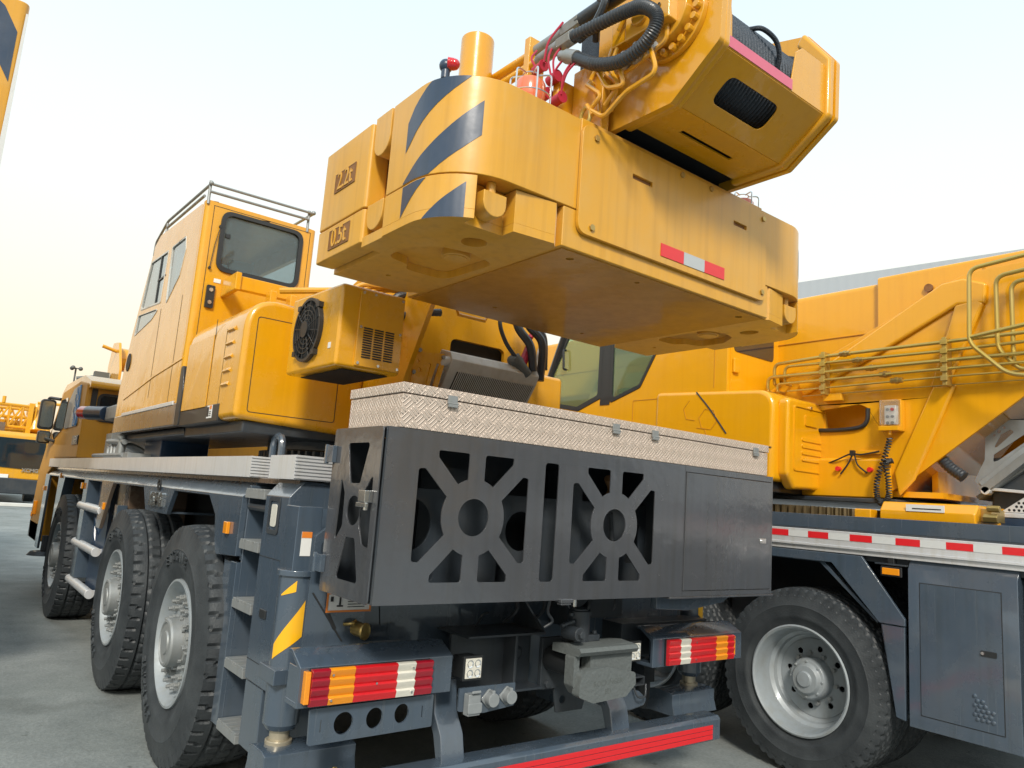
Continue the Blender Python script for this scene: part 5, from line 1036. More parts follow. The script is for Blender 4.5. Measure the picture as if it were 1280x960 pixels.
# ================================================================== crane on the right
B = empty('mobile_crane', (6.1, 4.0, 0), 'yellow crane beside the caged one, with brass pipes along its boom and red-white taped deck', 'crane')
def Q(name, mb, mat, par=None, **k): return mb.build(name, mat, par or B, **k)
BX = 4.75; BR = 7.45
wb = wheel(B, (BX + .17, 2.85, .540), 'b')
for y in (4.20, 9.6): wheel(B, (BX + .17, y, .540), 'b', wb)
for y in (2.85, 4.25, 9.6):
    wheel(B, (BR - .17, y, .540), 'b', wb, True)
wheel(B, (BX + .17 + .36, 2.85, .540), 'b', wb); wheel(B, (BX + .17 + .36, 4.20, .540), 'b', wb)
m = MB(); m.box(5.5, 6.7, -1.5, 11.5, .75, 1.35)
for y in (2.8, 4.2, 9.6): m.cyl((5.0, y, .575), (7.2, y, .575), .10)
m.box(5.2, 7.0, 3.3, 3.7, .5, 1.0); Q('chassis_frame', m, 'greyd', bevel=.006)
m = MB(); m.box(4.80, 7.40, -2.0, 11.5, 1.53, 1.545); m.box(4.80, 7.40, -2.0, 11.5, 1.36, 1.43); Q('deck', m, 'greyd')
m = MB(); m.box(5.0, 5.04, -1.8, 6, 1.545, 1.64); Q('deck_rail', m, 'grey')
m = MB(); m.box(4.752, 4.80, -2.0, 11.5, 1.442, 1.535); m.box(4.745, 4.80, -2.0, 11.5, 1.425, 1.442); m.box(4.76, 4.82, -2.0, 11.5, 1.395, 1.425); ed = Q('deck_edge_rail', m, 'alu', bevel=.003)
for k in range(7):
    y = 3.07 - .29 * k - .14
    m = MB(); m.box(4.7495, 4.7515, y, y + .145, 1.478, 1.520); m.build('reflective_strip', 'redtape', ed, bevel=0)
for k in range(7):
    y = 3.07 - .29 * k + .005
    m = MB(); m.box(4.7495, 4.7515, y, y + .145, 1.478, 1.520); m.build('reflective_strip', 'whitetape', ed, bevel=0)
# fender
m = MB()
m.prism('x', [(3.9, 1.40), (2.42, 1.40), (2.30, 1.0), (2.15, 1.01), (2.15, 1.02), (2.32, 1.40)][:0] or [(3.60, 1.39), (2.42, 1.39), (2.155, 1.04), (2.155, 1.00), (2.31, 1.00), (2.62, 1.33), (3.60, 1.33)], 4.752, 4.775)
m.prism('x', [(3.60, 1.345), (2.70, 1.345), (2.33, 1.01), (2.33, .99), (2.72, 1.325), (3.60, 1.325)], 4.775, 5.5)
m.prism('x', [(2.30, .995), (2.16, .995), (2.16, .46), (2.215, .47)], 4.76, 4.79); m.prism('x', [(2.30, .995), (2.215, .47), (2.23, .47), (2.32, .995)], 4.79, 5.4)
Q('fender', m, 'grey', bevel=.004)
m = MB(); m.box(4.742, 4.752, 2.165, 2.295, 1.285, 1.345); m.box(4.76, 4.8, 2.22, 2.26, 1.34, 1.40); sm = Q('side_marker', m, 'black', bevel=.004)
m = MB(); m.box(4.734, 4.742, 2.178, 2.282, 1.295, 1.335); m.build('lens', 'amber', sm, bevel=.003)
m = MB(); m.box(4.74, 4.78, 2.14, 2.33, 1.352, 1.362); Q('lamp_bracket', m, 'greyd')
# locker
m = MB(); m.prism('y', [(4.752, .44), (4.752, 1.34), (4.80, 1.41), (5.4, 1.41), (5.4, .44)], 1.556, 2.135); lk = Q('side_locker', m, 'grey', bevel=.004)
m = MB(); m.plate('x', rnd(rect(1.64, 2.065, .52, 1.265), .01), [circ(1.70 + .028 * (i - j * .5), .60 + .024 * j, .006, 10) for j in range(6) for i in range(-1, 4) if 0 <= i - j * .5 + 1 < 4] if 0 else [], 4.748, 4.7525); ld = m.build('locker_door', 'grey', lk, bevel=.0015)
m = MB(); m.plate('x', rect(1.635, 2.07, .515, 1.27), [rect(1.640, 2.065, .520, 1.265)], 4.7512, 4.7524); m.build('door_seam', 'dark', lk, bevel=0)
m = MB(); m.plate('x', rnd(rect(1.665, 1.745, .915, .945), .006), [], 4.744, 4.749); m.build('latch', 'black', ld, bevel=.001)
m = MB(); m.cyl((4.740, 1.735, .93), (4.745, 1.735, .93), .009, seg=12)
m.build('latch_button', 'chrome', ld, bevel=0)
m = MB()
for j in range(6):
    for i in range(4):
        y = 1.68 + .026 * i + (.013 if j % 2 else 0) + .012 * j * 0; z = .575 + .024 * j
        if abs((y - 1.675) * .9 - (z - .56)) < .062: m.lathe([(.012, .0), (.009, -.005), (.003, -.007), (.001, -.007)], (4.748, y + .01, z), (1, 0, 0), 12)
m.build('vent_dimples', 'grey', ld, bevel=0)
m = MB(); m.box(4.78, 5.4, -1.8, 1.50, .5, 1.36); Q('side_locker', m, 'greyd', bevel=.01)

# slewing ring, turntable frame
m = MB(); gear = []
for i in range(110):
    for k, rr in ((0, .93), (.3, .965), (.6, .965), (.9, .93)): a = 2 * math.pi * (i + k) / 110; gear.append((6.1 + rr * math.cos(a), 3.3 + rr * math.sin(a)))
m.plate('z', gear, [], 1.62, 1.70); m.lathe([(.001, 0), (.99, 0), (.99, .05), (.001, .05)], (6.1, 3.3, 1.555), (0, 0, 1), 60)
Q('slewing_ring', m, 'ringsteel', bevel=0)
m = MB(); m.box(5.30, 7.0, 2.45, 4.5, 1.745, 1.778); Q('turntable_base', m, 'greyd', bevel=.008)
TX = 5.40
m = MB()
m.plate('x', [(3.60, 1.78), (2.62, 1.78), (2.38, 1.93), (1.64, 2.51), (1.30, 2.80), (1.30, 3.35), (1.88, 3.35), (2.05, 3.33), (2.9, 2.92), (3.3, 2.75), (3.75, 2.50), (4.3, 2.1), (4.3, 1.78)], [rnd([(3.10, 2.44), (2.76, 2.475), (2.69, 2.44), (2.69, 2.35), (2.76, 2.30), (3.08, 2.28)], .05)], TX, TX + .03)
m.plate('x', [(3.60, 1.78), (2.62, 1.78), (2.38, 1.93), (1.64, 2.51), (1.30, 2.80), (1.30, 3.35), (2.05, 3.33), (4.3, 2.1), (4.3, 1.78)], [], 6.75, 6.78)
tf = Q('turntable_frame', m, 'yellow_new', bevel=.006)
m = MB(); m.box(TX + .03, 6.75, 2.2, 3.6, 1.80, 1.84); m.box(TX + .2, 6.7, 2.3, 2.34, 1.84, 2.3); m.build('turntable_web', 'yellow_new', tf, bevel=0)
m = MB(); m._faces([(TX + .002, 2.46, 1.80), (TX + .002, 2.38, 1.925), (TX + .002, 1.64, 2.505), (TX + .002, 1.3, 2.78), (6.75, 1.75, 2.78), (6.75, 2.10, 2.50), (6.75, 2.62, 2.02), (6.75, 2.62, 1.78)], [(0, 1, 2, 3, 4, 5, 6, 7)]); m.build('sloping_web', 'yellow_new', tf, bevel=0)
def ribprism(pts, x0, x1, name='stiffener'):
    """raised folded rib, sloping sides"""
    c = Vector((sum(p[0] for p in pts) / len(pts), sum(p[1] for p in pts) / len(pts)))
    m = MB(); m.prism('x', pts, x0, x1); return m.build(name, 'yellow_new', tf, bevel=.02, seg=4)
ribprism([(3.25, 2.66), (2.16, 3.29), (2.02, 3.30), (1.88, 3.24), (1.89, 3.10), (2.06, 3.12), (2.62, 2.83), (3.2, 2.56)], TX - .035, TX + .002)
ribprism([(2.08, 3.12), (1.93, 3.14), (1.90, 3.10), (2.14, 2.54), (2.25, 2.56)], TX - .035, TX + .002)
ribprism([(2.08, 2.57), (2.23, 2.57), (2.50, 1.97), (2.47, 1.80), (2.36, 1.92)], TX - .035, TX + .002)
m = MB(); m.prism('y', [(TX - .03, 1.785), (TX - .03, 2.06), (TX, 2.08), (TX, 1.785)], 2.52, 3.3); m.box(TX - .035, TX, 2.56, 3.05, 1.785, 2.08) if 0 else None; m.build('lower_panel', 'yellow_new', tf, bevel=.01)
# rubber edge round the opening and red interior
m = MB(); m.tube(spline([(TX - .012, 3.10, 2.29), (TX - .012, 2.95, 2.285), (TX - .012, 2.76, 2.30), (TX - .012, 2.70, 2.345), (TX - .012, 2.69, 2.44)]), .016, 10); m.build('rubber_edge', 'black', tf, bevel=0)
m = MB(); m.box(TX + .25, TX + .28, 2.5, 3.4, 2.1, 2.6); m.cyl((TX + .20, 2.80, 2.39), (TX + .25, 2.80, 2.39), .03); m.build('inner_wall', 'yellow_new', tf, bevel=0)
m = MB(); m.prism('y', rnd([(5.2, 1.63), (5.2, 1.70), (5.25, 1.76), (6.6, 1.76), (6.6, 1.63)], .02), 1.92, 2.52); mt = Q('slewing_drive', m, 'yellow_new', bevel=.012, seg=3)
m = MB(); m.box(5.195, 5.2, 2.10, 2.34, 1.70, 1.745) ; m.build('name_plate', 'white', mt, bevel=0)
m = MB(); m.text('UNIT', .03, (5.193, 2.2, 1.722), (0, -1, 0), (0, 0, 1), .003) if 0 else m.box(5.1935, 5.1955, 2.12, 2.30, 1.715, 1.722); m.build('plate_print', 'ink', mt, bevel=0)
m = MB(); m.box(5.28, 5.5, 1.86, 1.92, 1.66, 1.74); m.cyl((5.22, 1.88, 1.68), (5.22, 1.80, 1.68), .03, seg=6); m.cyl((5.22, 1.86, 1.74), (5.22, 1.79, 1.74), .022, seg=6); m.build('fittings', 'brass', mt, bevel=.003)
m = MB(); m.box(5.2, 5.3, 2.58, 2.70, 1.56, 1.70); Q('sensor_block', m, 'yellow_new', bevel=.01)

# boom of crane B behind the frame
m = MB(); m.prism('y', rnd([(5.60, 2.80), (5.60, 3.46), (6.55, 3.46), (6.55, 2.80), (6.35, 2.62), (5.80, 2.62)], .05), 2.7, 12.5); m.prism('y', rnd([(5.56, 2.80), (5.56, 3.49), (6.6, 3.49), (6.6, 2.6), (5.6, 2.6)], .03), 1.0, 2.70); bb = Q('boom', m, 'yellow_new', bevel=.008)
m = MB(); m.box(5.556, 5.5995, 1.95, 1.965, 2.9, 3.44); m.box(5.592, 5.599, 2.75, 12.0, 3.058, 3.064); m.build('weld_seam', 'seam_yellow', bb, bevel=0)
m = MB(); m.cyl((5.54, 2.32, 3.33), (5.57, 2.32, 3.33), .03, seg=20); m.build('pin', 'dark_brown', bb, bevel=0)
# pipes
def pipe(pts, r, name='hydraulic_pipe'):
    m = MB(); m.tube(roundpath(pts, .05, 6), r, 10); return Q(name, m, 'zinc', bevel=0)
px = TX - .09
pipe([(px + .08, 3.42, 2.66), (px, 3.42, 2.66), (px, 3.42, 2.83), (px, 2.99, 2.85), (px, 1.30, 2.86)], .013)
pipe([(px + .08, 3.32, 2.66), (px - .01, 3.32, 2.66), (px - .01, 3.32, 2.80), (px - .01, 2.1, 2.79), (px - .01, 1.3, 2.80)], .011)
pipe([(px + .08, 3.46, 2.60), (px - .03, 3.46, 2.60), (px - .03, 3.46, 2.72), (px - .03, 2.1, 2.72), (px - .03, 1.3, 2.715)], .013)
pipe([(px + .08, 3.38, 2.60), (px - .02, 3.38, 2.60), (px - .02, 3.38, 2.66), (px - .02, 2.1, 2.665), (px - .02, 1.3, 2.66)], .011)
pipe([(px, 3.30, 2.60), (px, 2.1, 2.615), (px, 1.3, 2.61)], .007)
pipe([(px + .05, 3.20, 2.56), (px + .05, 2.1, 2.565), (px + .05, 1.3, 2.56)], .004)
for y0, z0 in ((2.985, 2.55), (2.115, 2.55)):
    m = MB(); m.box(px - .035, px + .05, y0 - .015, y0 + .015, z0, z0 + .33)
    for k in range(5): m.box(px - .048, px - .03, y0 - .022, y0 + .022, z0 + .03 + k * .062, z0 + .065 + k * .062)
    Q('pipe_clamp', m, 'zinc', bevel=.003)
m = MB()
for y, z in ((2.82, 2.85), (2.72, 2.79), (2.62, 2.722), (2.52, 2.665), (2.44, 2.613)): m.cyl((px - .01, y - .04, z), (px - .01, y + .04, z), .020, seg=6); m.cyl((px - .01, y - .012, z), (px - .01, y + .012, z), .025, seg=6)
Q('pipe_coupling', m, 'brass', bevel=.002)
m = MB(); m.box(TX - .06, TX, 2.87, 3.02, 2.505, 2.565); Q('clamp_block', m, 'yellow_new', bevel=.006)
# hand rail at the right
hx = TX - .20
for pts in ([(hx, 1.2, 3.36), (hx, 1.92, 3.30), (hx, 1.93, 2.80), (hx, 1.72, 2.58), (hx, 1.3, 2.50)], [(hx + .1, 1.2, 3.30), (hx + .1, 1.80, 3.25), (hx + .1, 1.80, 2.76), (hx + .1, 1.66, 2.60), (hx + .1, 1.3, 2.9)], [(hx + .12, 1.2, 3.22), (hx + .12, 1.72, 3.20), (hx + .12, 1.72, 2.65)], [(hx, 1.92, 2.84), (hx - .05, 1.5, 2.88), (hx - .1, 1.2, 2.93)]):
    m = MB(); m.tube(roundpath(pts, .06, 6), .014, 10); Q('hand_rail', m, 'zinc', bevel=0)
# control pendant with coiled cable
m = MB(); m.prism('x', rnd(rect(2.43, 2.57, 2.258, 2.486), .012), TX - .06, TX - .001); cbx = Q('control_box', m, 'yellow_new', bevel=.006)
m = MB(); m.box(TX - .105, TX - .062, 2.435, 2.565, 2.30, 2.48); m.build('clear_cover', 'clearbox', cbx, bevel=.008)
m = MB(); m.box(TX - .085, TX - .062, 2.455, 2.535, 2.305, 2.44); rp_ = m.build('button_unit', 'white', cbx, bevel=.003)
m = MB()
for k, (z) in enumerate((2.41, 2.36, 2.315)):
    for y in (2.478, 2.512): m.cyl((TX - .084, y, z), (TX - .092, y, z), .011, seg=12)
m.build('buttons', 'plug', rp_, bevel=0)
m = MB(); m.cyl((TX - .086, 2.478, 2.41), (TX - .096, 2.478, 2.41), .012, seg=12); m.build('red_button', 'red', rp_, bevel=0)
m = MB(); m.box(TX - .11, TX - .06, 2.43, 2.57, 2.258, 2.292); m.cyl((TX - .08, 2.50, 2.26), (TX - .08, 2.50, 2.23), .014, seg=12); m.build('cable_gland', 'yellow_new', cbx, bevel=.004)
ax_ = spline([(TX - .08, 2.50, 2.21), (TX - .09, 2.53, 2.08), (TX - .10, 2.58, 1.92), (TX - .10, 2.585, 1.80), (TX - .10, 2.55, 1.745), (TX - .10, 2.505, 1.79), (TX - .09, 2.51, 1.90), (TX - .08, 2.53, 2.03), (TX - .05, 2.50, 2.05)], 40)
coil = []
for i, p in enumerate(ax_):
    t = (ax_[min(i + 1, len(ax_) - 1)] - ax_[max(i - 1, 0)]).normalized(); u = Vector((1, 0, 0)); u = (u - t * u.dot(t)).normalized(); v = t.cross(u); a = i * 1.0
    coil.append(p + (u * math.cos(a) + v * math.sin(a)) * .017)
m = MB(); m.tube(coil, .0055, 6); Q('coiled_cable', m, 'black', bevel=0)
m = MB(); m.tube(spline([(TX - .02, 3.0, 2.03), (TX - .05, 2.9, 2.06), (TX - .05, 2.80, 2.10), (TX - .05, 2.72, 2.095), (TX - .03, 2.6, 2.12)]), .006, 6); m.tube(spline([(TX - .05, 2.88, 1.95), (TX - .05, 2.82, 2.03), (TX - .05, 2.78, 2.10), (TX - .05, 2.75, 2.02), (TX - .05, 2.68, 1.96)]), .006, 6); m.box(TX - .07, TX - .04, 2.77, 2.80, 2.085, 2.125); Q('cable', m, 'black', bevel=0)
m = MB(); m.cyl((TX - .03, 2.90, 1.99), (TX - .06, 2.90, 1.99), .018, seg=12); m.cyl((TX - .03, 2.66, 1.985), (TX - .06, 2.66, 1.985), .018, seg=12); Q('dust_caps', m, 'redtape', bevel=0)
m = MB(); m.box(TX - .03, TX, 2.60, 2.76, 2.10, 2.125); Q('cable_bracket', m, 'yellow_new', bevel=.003)

# engine hood of crane B
m = MB(); prof = rnd([(3.15, 1.86), (3.15, 2.545), (4.30, 2.60), (4.30, 1.86)], [0, .16, .05, 0], 8)
m.prism('x', prof, 4.882, 5.40); hd = Q('engine_hood', m, 'yellow_new', bevel=.045, seg=4)
m = MB(); prof2 = rnd([(4.96, 1.92), (4.955, 2.49), (5.40, 2.50), (5.52, 2.40), (5.66, 1.92), (5.60, 1.83), (5.05, 1.81)], .05); m.prism('y', prof2, 3.07, 3.17); dr = m.build('hood_door', 'yellow_new', hd, bevel=.03, seg=3)
m = MB()
for k in range(4): m.prism('y', rnd(rect(5.14, 5.42, 2.03 + k * .05, 2.055 + k * .05), .01), 3.062, 3.072)
m.prism('y', rnd(rect(5.18, 5.34, 2.30, 2.38), .01), 3.060, 3.072); m.plate('y', rnd(rect(5.03, 5.47, 1.95, 2.44), .02), [rnd(rect(5.04, 5.46, 1.96, 2.43), .018)], 3.062, 3.072); m.build('pressed_ribs', 'yellow_new', dr, bevel=.003)
m = MB(); m.cyl((5.25, 3.066, 2.44), (5.25, 3.055, 2.44), .012); m.build('lock', 'chrome', dr, bevel=0)
m = MB(); m.tube(spline([(4.880, 3.86, 2.57), (4.880, 3.72, 2.42), (4.880, 3.56, 2.22)], 6), .006, 6); m.box(4.879, 4.884, 3.16, 3.8, 2.105, 2.112); m.build('black_trim', 'black', hd, bevel=0)
m = MB()
def hexl(cy_, cz_, r_, ks):
    hp = [(cy_ + r_ * math.cos(R(60 * k + 10)), cz_ + r_ * math.sin(R(60 * k + 10))) for k in range(7)]
    for k in ks: m.tube([(4.881, *hp[k]), (4.881, *hp[k + 1])], .003, 4)
hexl(3.74, 2.34, .09, range(6)); hexl(3.90, 2.42, .09, (0, 4, 5)); hexl(3.82, 2.20, .08, (1, 2))
m.build('pressed_hexagons', 'seam_yellow', hd, bevel=0)
m = MB(); m.box(4.93, 5.5, 3.2, 4.3, 1.78, 1.87); m.build('hood_base', 'black', hd, bevel=.01)
# operator's cab of crane B
m = MB(); outl = rnd([(3.58, 2.0), (3.58, 3.30), (5.50, 3.42), (5.98, 2.62), (6.1, 2.1), (6.1, 2.0)], [0, .08, .1, .1, .05, 0])
d1 = rnd([(5.48, 3.34), (4.98, 3.28), (4.98, 2.60), (5.30, 2.49), (5.84, 2.58), (5.80, 2.78)], .04)
d2 = rnd([(4.89, 3.27), (4.36, 3.18), (4.32, 2.96), (4.50, 2.66), (4.88, 2.54)], .04)
m.plate('x', outl, [d1, d2], 4.90, 4.94); cb = Q('operator_cab', m, 'yellow_new', bevel=.012, seg=3)
m = MB(); m.plate('x', outl, [rnd([(5.6, 3.2), (4.2, 3.15), (4.2, 2.6), (5.8, 2.6)], .05)], 5.60, 5.64); m.build('right_wall', 'yellow_new', cb, bevel=0)
m = MB(); m.plate('y', rnd(rect(4.935, 5.62, 2.0, 3.29), .02), [rnd([(4.98, 3.20), (4.98, 2.97), (5.03, 2.93), (5.5, 2.93), (5.5, 3.22)], .03)], 3.57, 3.60); m.build('rear_wall', 'yellow_new', cb, bevel=.005)
m = MB(); m.plate('y', rnd(rect(4.97, 5.52, 2.90, 3.24), .04), [], 3.565, 3.572); m.build('rear_window', 'glassdark', cb, bevel=0)
m = MB(); m.prism('x', [(3.6, 3.24), (3.6, 3.29), (5.48, 3.41), (5.48, 3.36)], 4.94, 5.60); m.prism('x', [(3.6, 2.0), (3.6, 2.04), (6.08, 2.04), (6.08, 2.0)], 4.94, 5.60); m.build('roof', 'yellow_new', cb, bevel=0)
m = MB()
for q in (d1, d2):
    c = (sum(p[0] for p in q) / len(q), sum(p[1] for p in q) / len(q)); ii = [(c[0] + (p[0] - c[0]) * .87, c[1] + (p[1] - c[1]) * .88) for p in q]
    m.plate('x', q, [ii], 4.893, 4.915)
m.box(4.893, 4.906, 4.875, 4.995, 2.53, 3.30); m.tube(spline([(4.895, 5.86, 2.56), (4.895, 5.70, 2.95), (4.895, 5.52, 3.36)]), .035, 8)
wf = m.build('door_window', 'black', cb, bevel=.003)
m = MB(); m.plate('x', d1, [], 4.903, 4.907); m.plate('x', d2, [], 4.903, 4.907); m.build('pane', 'glassgreen', wf, bevel=0)
m = MB(); m.tube(roundpath([(4.895, 5.52, 3.12), (4.86, 5.52, 3.12), (4.86, 5.50, 2.92), (4.895, 5.50, 2.92)], .03), .012, 8); m.build('door_handle', 'black', cb, bevel=0)
m = MB(); m.box(4.87, 4.89, 5.60, 5.72, 2.60, 2.66); m.build('door_lock', 'black', cb, bevel=.01)
m = MB(); m.box(5.05, 5.45, 4.0, 4.5, 2.3, 2.5); m.prism('x', rnd([(3.95, 2.4), (3.85, 3.1), (3.98, 3.12), (4.1, 2.4)], .04), 5.06, 5.44); m.box(5.0, 5.1, 4.3, 4.9, 2.4, 2.7); m.build('seat', 'black', cb, bevel=.03)
m = MB(); m.plate('x', rnd(rect(4.18, 4.58, 2.15, 2.55), .01), [rnd(rect(4.186, 4.574, 2.156, 2.544), .01)], 4.897, 4.9005); m.box(4.897, 4.9005, 3.70, 3.706, 2.6, 3.2); m.build('panel_seam', 'seam_yellow', cb, bevel=0)
m = MB(); m.box(4.95, 5.02, 3.545, 3.57, 2.72, 2.84); m.build('cab_bracket', 'yellow_new', cb, bevel=.008)
# front carrier cab, mostly hidden
m = MB(); m.prism('x', rnd([(9.9, 1.55), (9.9, 2.5), (12, 2.55), (12.8, 1.6), (12.9, .6), (10.4, .6), (10.3, 1.5)], .08), 4.85, 7.35); Q('driver_cab', m, 'yellow_new', bevel=.02)
# engine guard: slotted bracket, channel rail, perforated sheet on a pale base
m = MB(); g0 = 5.62
m.plate('x', rnd([(2.00, 2.26), (1.96, 2.32), (1.90, 2.35), (1.10, 2.36), (1.10, 2.62), (1.0, 2.62), (1.0, 2.30), (1.78, 2.17), (1.97, 2.0), (2.01, 1.93), (2.04, 1.905), (2.07, 1.93), (2.065, 1.96), (2.01, 2.08)], .006),
        [rnd([(1.952, 2.165), (1.91, 2.25), (1.85, 2.285), (1.83, 2.265), (1.935, 2.165)], .01), rnd([(1.962, 2.065), (1.955, 2.115), (1.70, 2.30), (1.66, 2.28), (1.93, 2.075)], .01), circ(1.948, 2.248, .010, 12), circ(1.92, 2.272, .014, 12), circ(1.888, 2.297, .010, 12)], g0, g0 + .008); gd = Q('engine_guard', m, 'rim', bevel=.001)
def chan(ya, za, yb, zb, t, x0, x1, mat='rim'):
    m = MB(); dy, dz = yb - ya, zb - za; l = math.hypot(dy, dz); ny, nz = -dz / l * t, dy / l * t
    m.prism('x', [(ya, za), (yb, zb), (yb + ny, zb + nz), (ya + ny, za + nz)], x0, x1); return m.build('guard_rail', mat, gd, bevel=.003)
chan(2.02, 1.90, 1.0, 2.80, -.035, g0 - .03, g0 - .002); chan(2.00, 1.85, 1.0, 2.72, -.05, g0 - .05, g0 + .1, 'galv'); chan(2.06, 1.81, 1.0, 2.60, -.03, g0 + .02, g0 + .3, 'cast'); chan(1.98, 1.875, 1.0, 1.80, -.02, g0 - .02, g0 + .05, 'alu')
m = MB(); m.cyl((g0 - .05, 1.995, 1.872), (g0 + .02, 1.995, 1.872), .028, seg=20); m.build('guard_pin', 'alu', gd, bevel=.003)
m = MB(); bolts(m, [(g0 - .03, 1.93 - .09 * k, 1.965 + .0794 * k) for k in range(4)], (-1, 0, 0), .009, .008); m.build('bolts', 'chrome', gd, bevel=0)
m = MB(); m.plate('x', [(1.92, 1.735), (1.0, 1.735), (1.0, 2.1), (1.75, 1.86)], [circ(1.87 - .028 * i - (.014 if j % 2 else 0) - .028 * j, 1.75 + .024 * j, .009, 10) for j in range(5) for i in range(12)], g0 - .012, g0 - .008); m.build('perforated_sheet', 'alu', gd, bevel=0)
m = MB(); m.box(g0 - .02, g0 + .5, 1.0, 2.045, 1.70, 1.732); m.build('cowl_base', 'alu', gd, bevel=.006)
m = MB(); m.box(g0 - .015, g0 + .5, 1.0, 2.04, 1.64, 1.698); m.build('cowl_skirt', 'navy', gd, bevel=.006)
m = MB(); m.box(g0 + .06, g0 + .9, 1.0, 2.0, 1.735, 2.1); m.build('engine_block', 'greyd', gd, bevel=.02)
m = MB(); m.tube(spline([(5.46, 2.25, 2.12), (5.46, 2.17, 2.02), (5.46, 2.08, 1.95)], 10), .035, 12, (.15, 2)); Q('hydraulic_hose', m, 'hose', bevel=0)

# ================================================================== distant crane facing the camera, at the left edge
C_ = empty('mobile_crane', (2.3, 40, 0), 'distant yellow truck crane facing the camera, dark windscreen under a lattice jib', 'crane')
def T_(name, mb, mat, par=None, **k): return mb.build(name, mat, par or C_, **k)
cx0, cx1, cyf = -.2, 4.25, 40.
m = MB(); m.prism('x', rnd([(40.0, 1.0), (40.0, 2.95), (40.2, 3.1), (41.8, 3.1), (41.8, 1.0)], .08), cx0, cx1); cc = T_('driver_cab', m, 'yellow', bevel=.05)
m = MB(); m.prism('y', rnd([(cx0 + .1, 1.60), (cx1 - .3, 1.45), (cx1 - .1, 1.7), (cx1 - .12, 2.8), (cx0 + .1, 2.85)], .1), 39.96, 39.99); m.build('windscreen', 'glassdark', cc, bevel=0)
m = MB(); m.prism('y', [(cx0, .35), (cx0, 1.02), (3.0, 1.05), (cx1, 1.0), (cx1, .35)], 39.90, 40.2); m.build('bumper', 'greyd', cc, bevel=.05)
m = MB(); m.text('XCMG', .22, (3.68, 39.94, 1.42), (1, 0, 0), (0, 0, 1), .02, bold=.01); m.build('badge', 'chrome', cc, bevel=0)
m = MB(); m.box(2.25, 2.9, 39.94, 39.97, .95, 1.2); m.build('number_plate', 'white', cc, bevel=.01); 
for xx in (1.0, 3.9):
    m = MB(); m.cyl((xx - .2, 41.2, .55), (xx + .2, 41.2, .55), .55, seg=28); T_('wheel', m, 'tyre', bevel=.02)
m = MB(); m.box(cx0, cx1, 40.2, 52, .9, 1.25); T_('chassis', m, 'greyd', bevel=.02)
m = MB(); m.cyl((1.6, 40.4, 2.95), (1.6, 40.4, 3.2), .12) ; T_('roof_beacon', m, 'orangebeacon', bevel=0)
m = MB()
for z in (3.35, 4.35):
    for y in (40.8, 41.6): m.tube([(-1.5, y, z), (3.55, y, z)], .06, 6)
for k in range(10):
    xa = -1.4 + .5 * k; 
    for y in (40.8, 41.6): m.tube([(xa, y, 3.35), (xa + .5, y, 4.35)], .035, 5); m.tube([(xa + .5, y, 4.35), (xa + .5, y, 3.35)], .035, 5)
T_('lattice_jib', m, 'yellow', bevel=0)
m = MB()
for z in (3.2, 3.8, 4.2):
    m.tube([(-1.5, 42.4, z), (4.2, 42.4, z + .1)], .07, 6)
for k in range(12): xa = -1.4 + .42 * k; m.tube([(xa, 42.4, 3.2), (xa + .42, 42.4, 4.2)], .05, 5); m.tube([(xa + .42, 42.4, 3.2), (xa, 42.4, 4.2)], .04, 5)
T_('lattice_jib', m, 'yellow', bevel=0)
m = MB(); m.box(-1.5, 3.9, 42.8, 43.8, 2.9, 3.75); T_('telescopic_boom', m, 'yellow', bevel=.03)
m = MB(); m.box(1.9, 2.5, 40.6, 40.9, 3.1, 3.5); m.box(.8, 1.2, 40.5, 40.8, 3.1, 3.4); split(m, 'tool_box', 'brown', C_)
m = MB(); m.box(3.3, 3.5, 40.7, 41.7, 3.1, 4.5); m.tube([(4.45, 40.8, 2.3), (4.55, 40.8, 4.6)], .07, 6); m.tube([(3.6, 40.8, 4.55), (4.9, 40.8, 4.6)], .07, 6); m.tube([(2.3, 40.8, 4.4), (2.3, 40.8, 4.7)], .08, 6); T_('jib_bracket', m, 'yellow', bevel=.01)
m = MB(); m.cyl((3.75, 41, 3.15), (3.75, 41.5, 4.4), .45, seg=24); m.cyl((4.15, 40.9, 3.2), (4.15, 41.2, 4.5), .16, seg=16); T_('boom_head', m, 'yellow', bevel=.03)
m = MB(); m.box(4.5, 5.2, 41, 41.3, 2.55, 3.2); T_('side_lamp', m, 'red', bevel=.03)

M['wallslate'] = simple('slate_wall_sheet', (.16, .17, .18), .6, scale=.4)
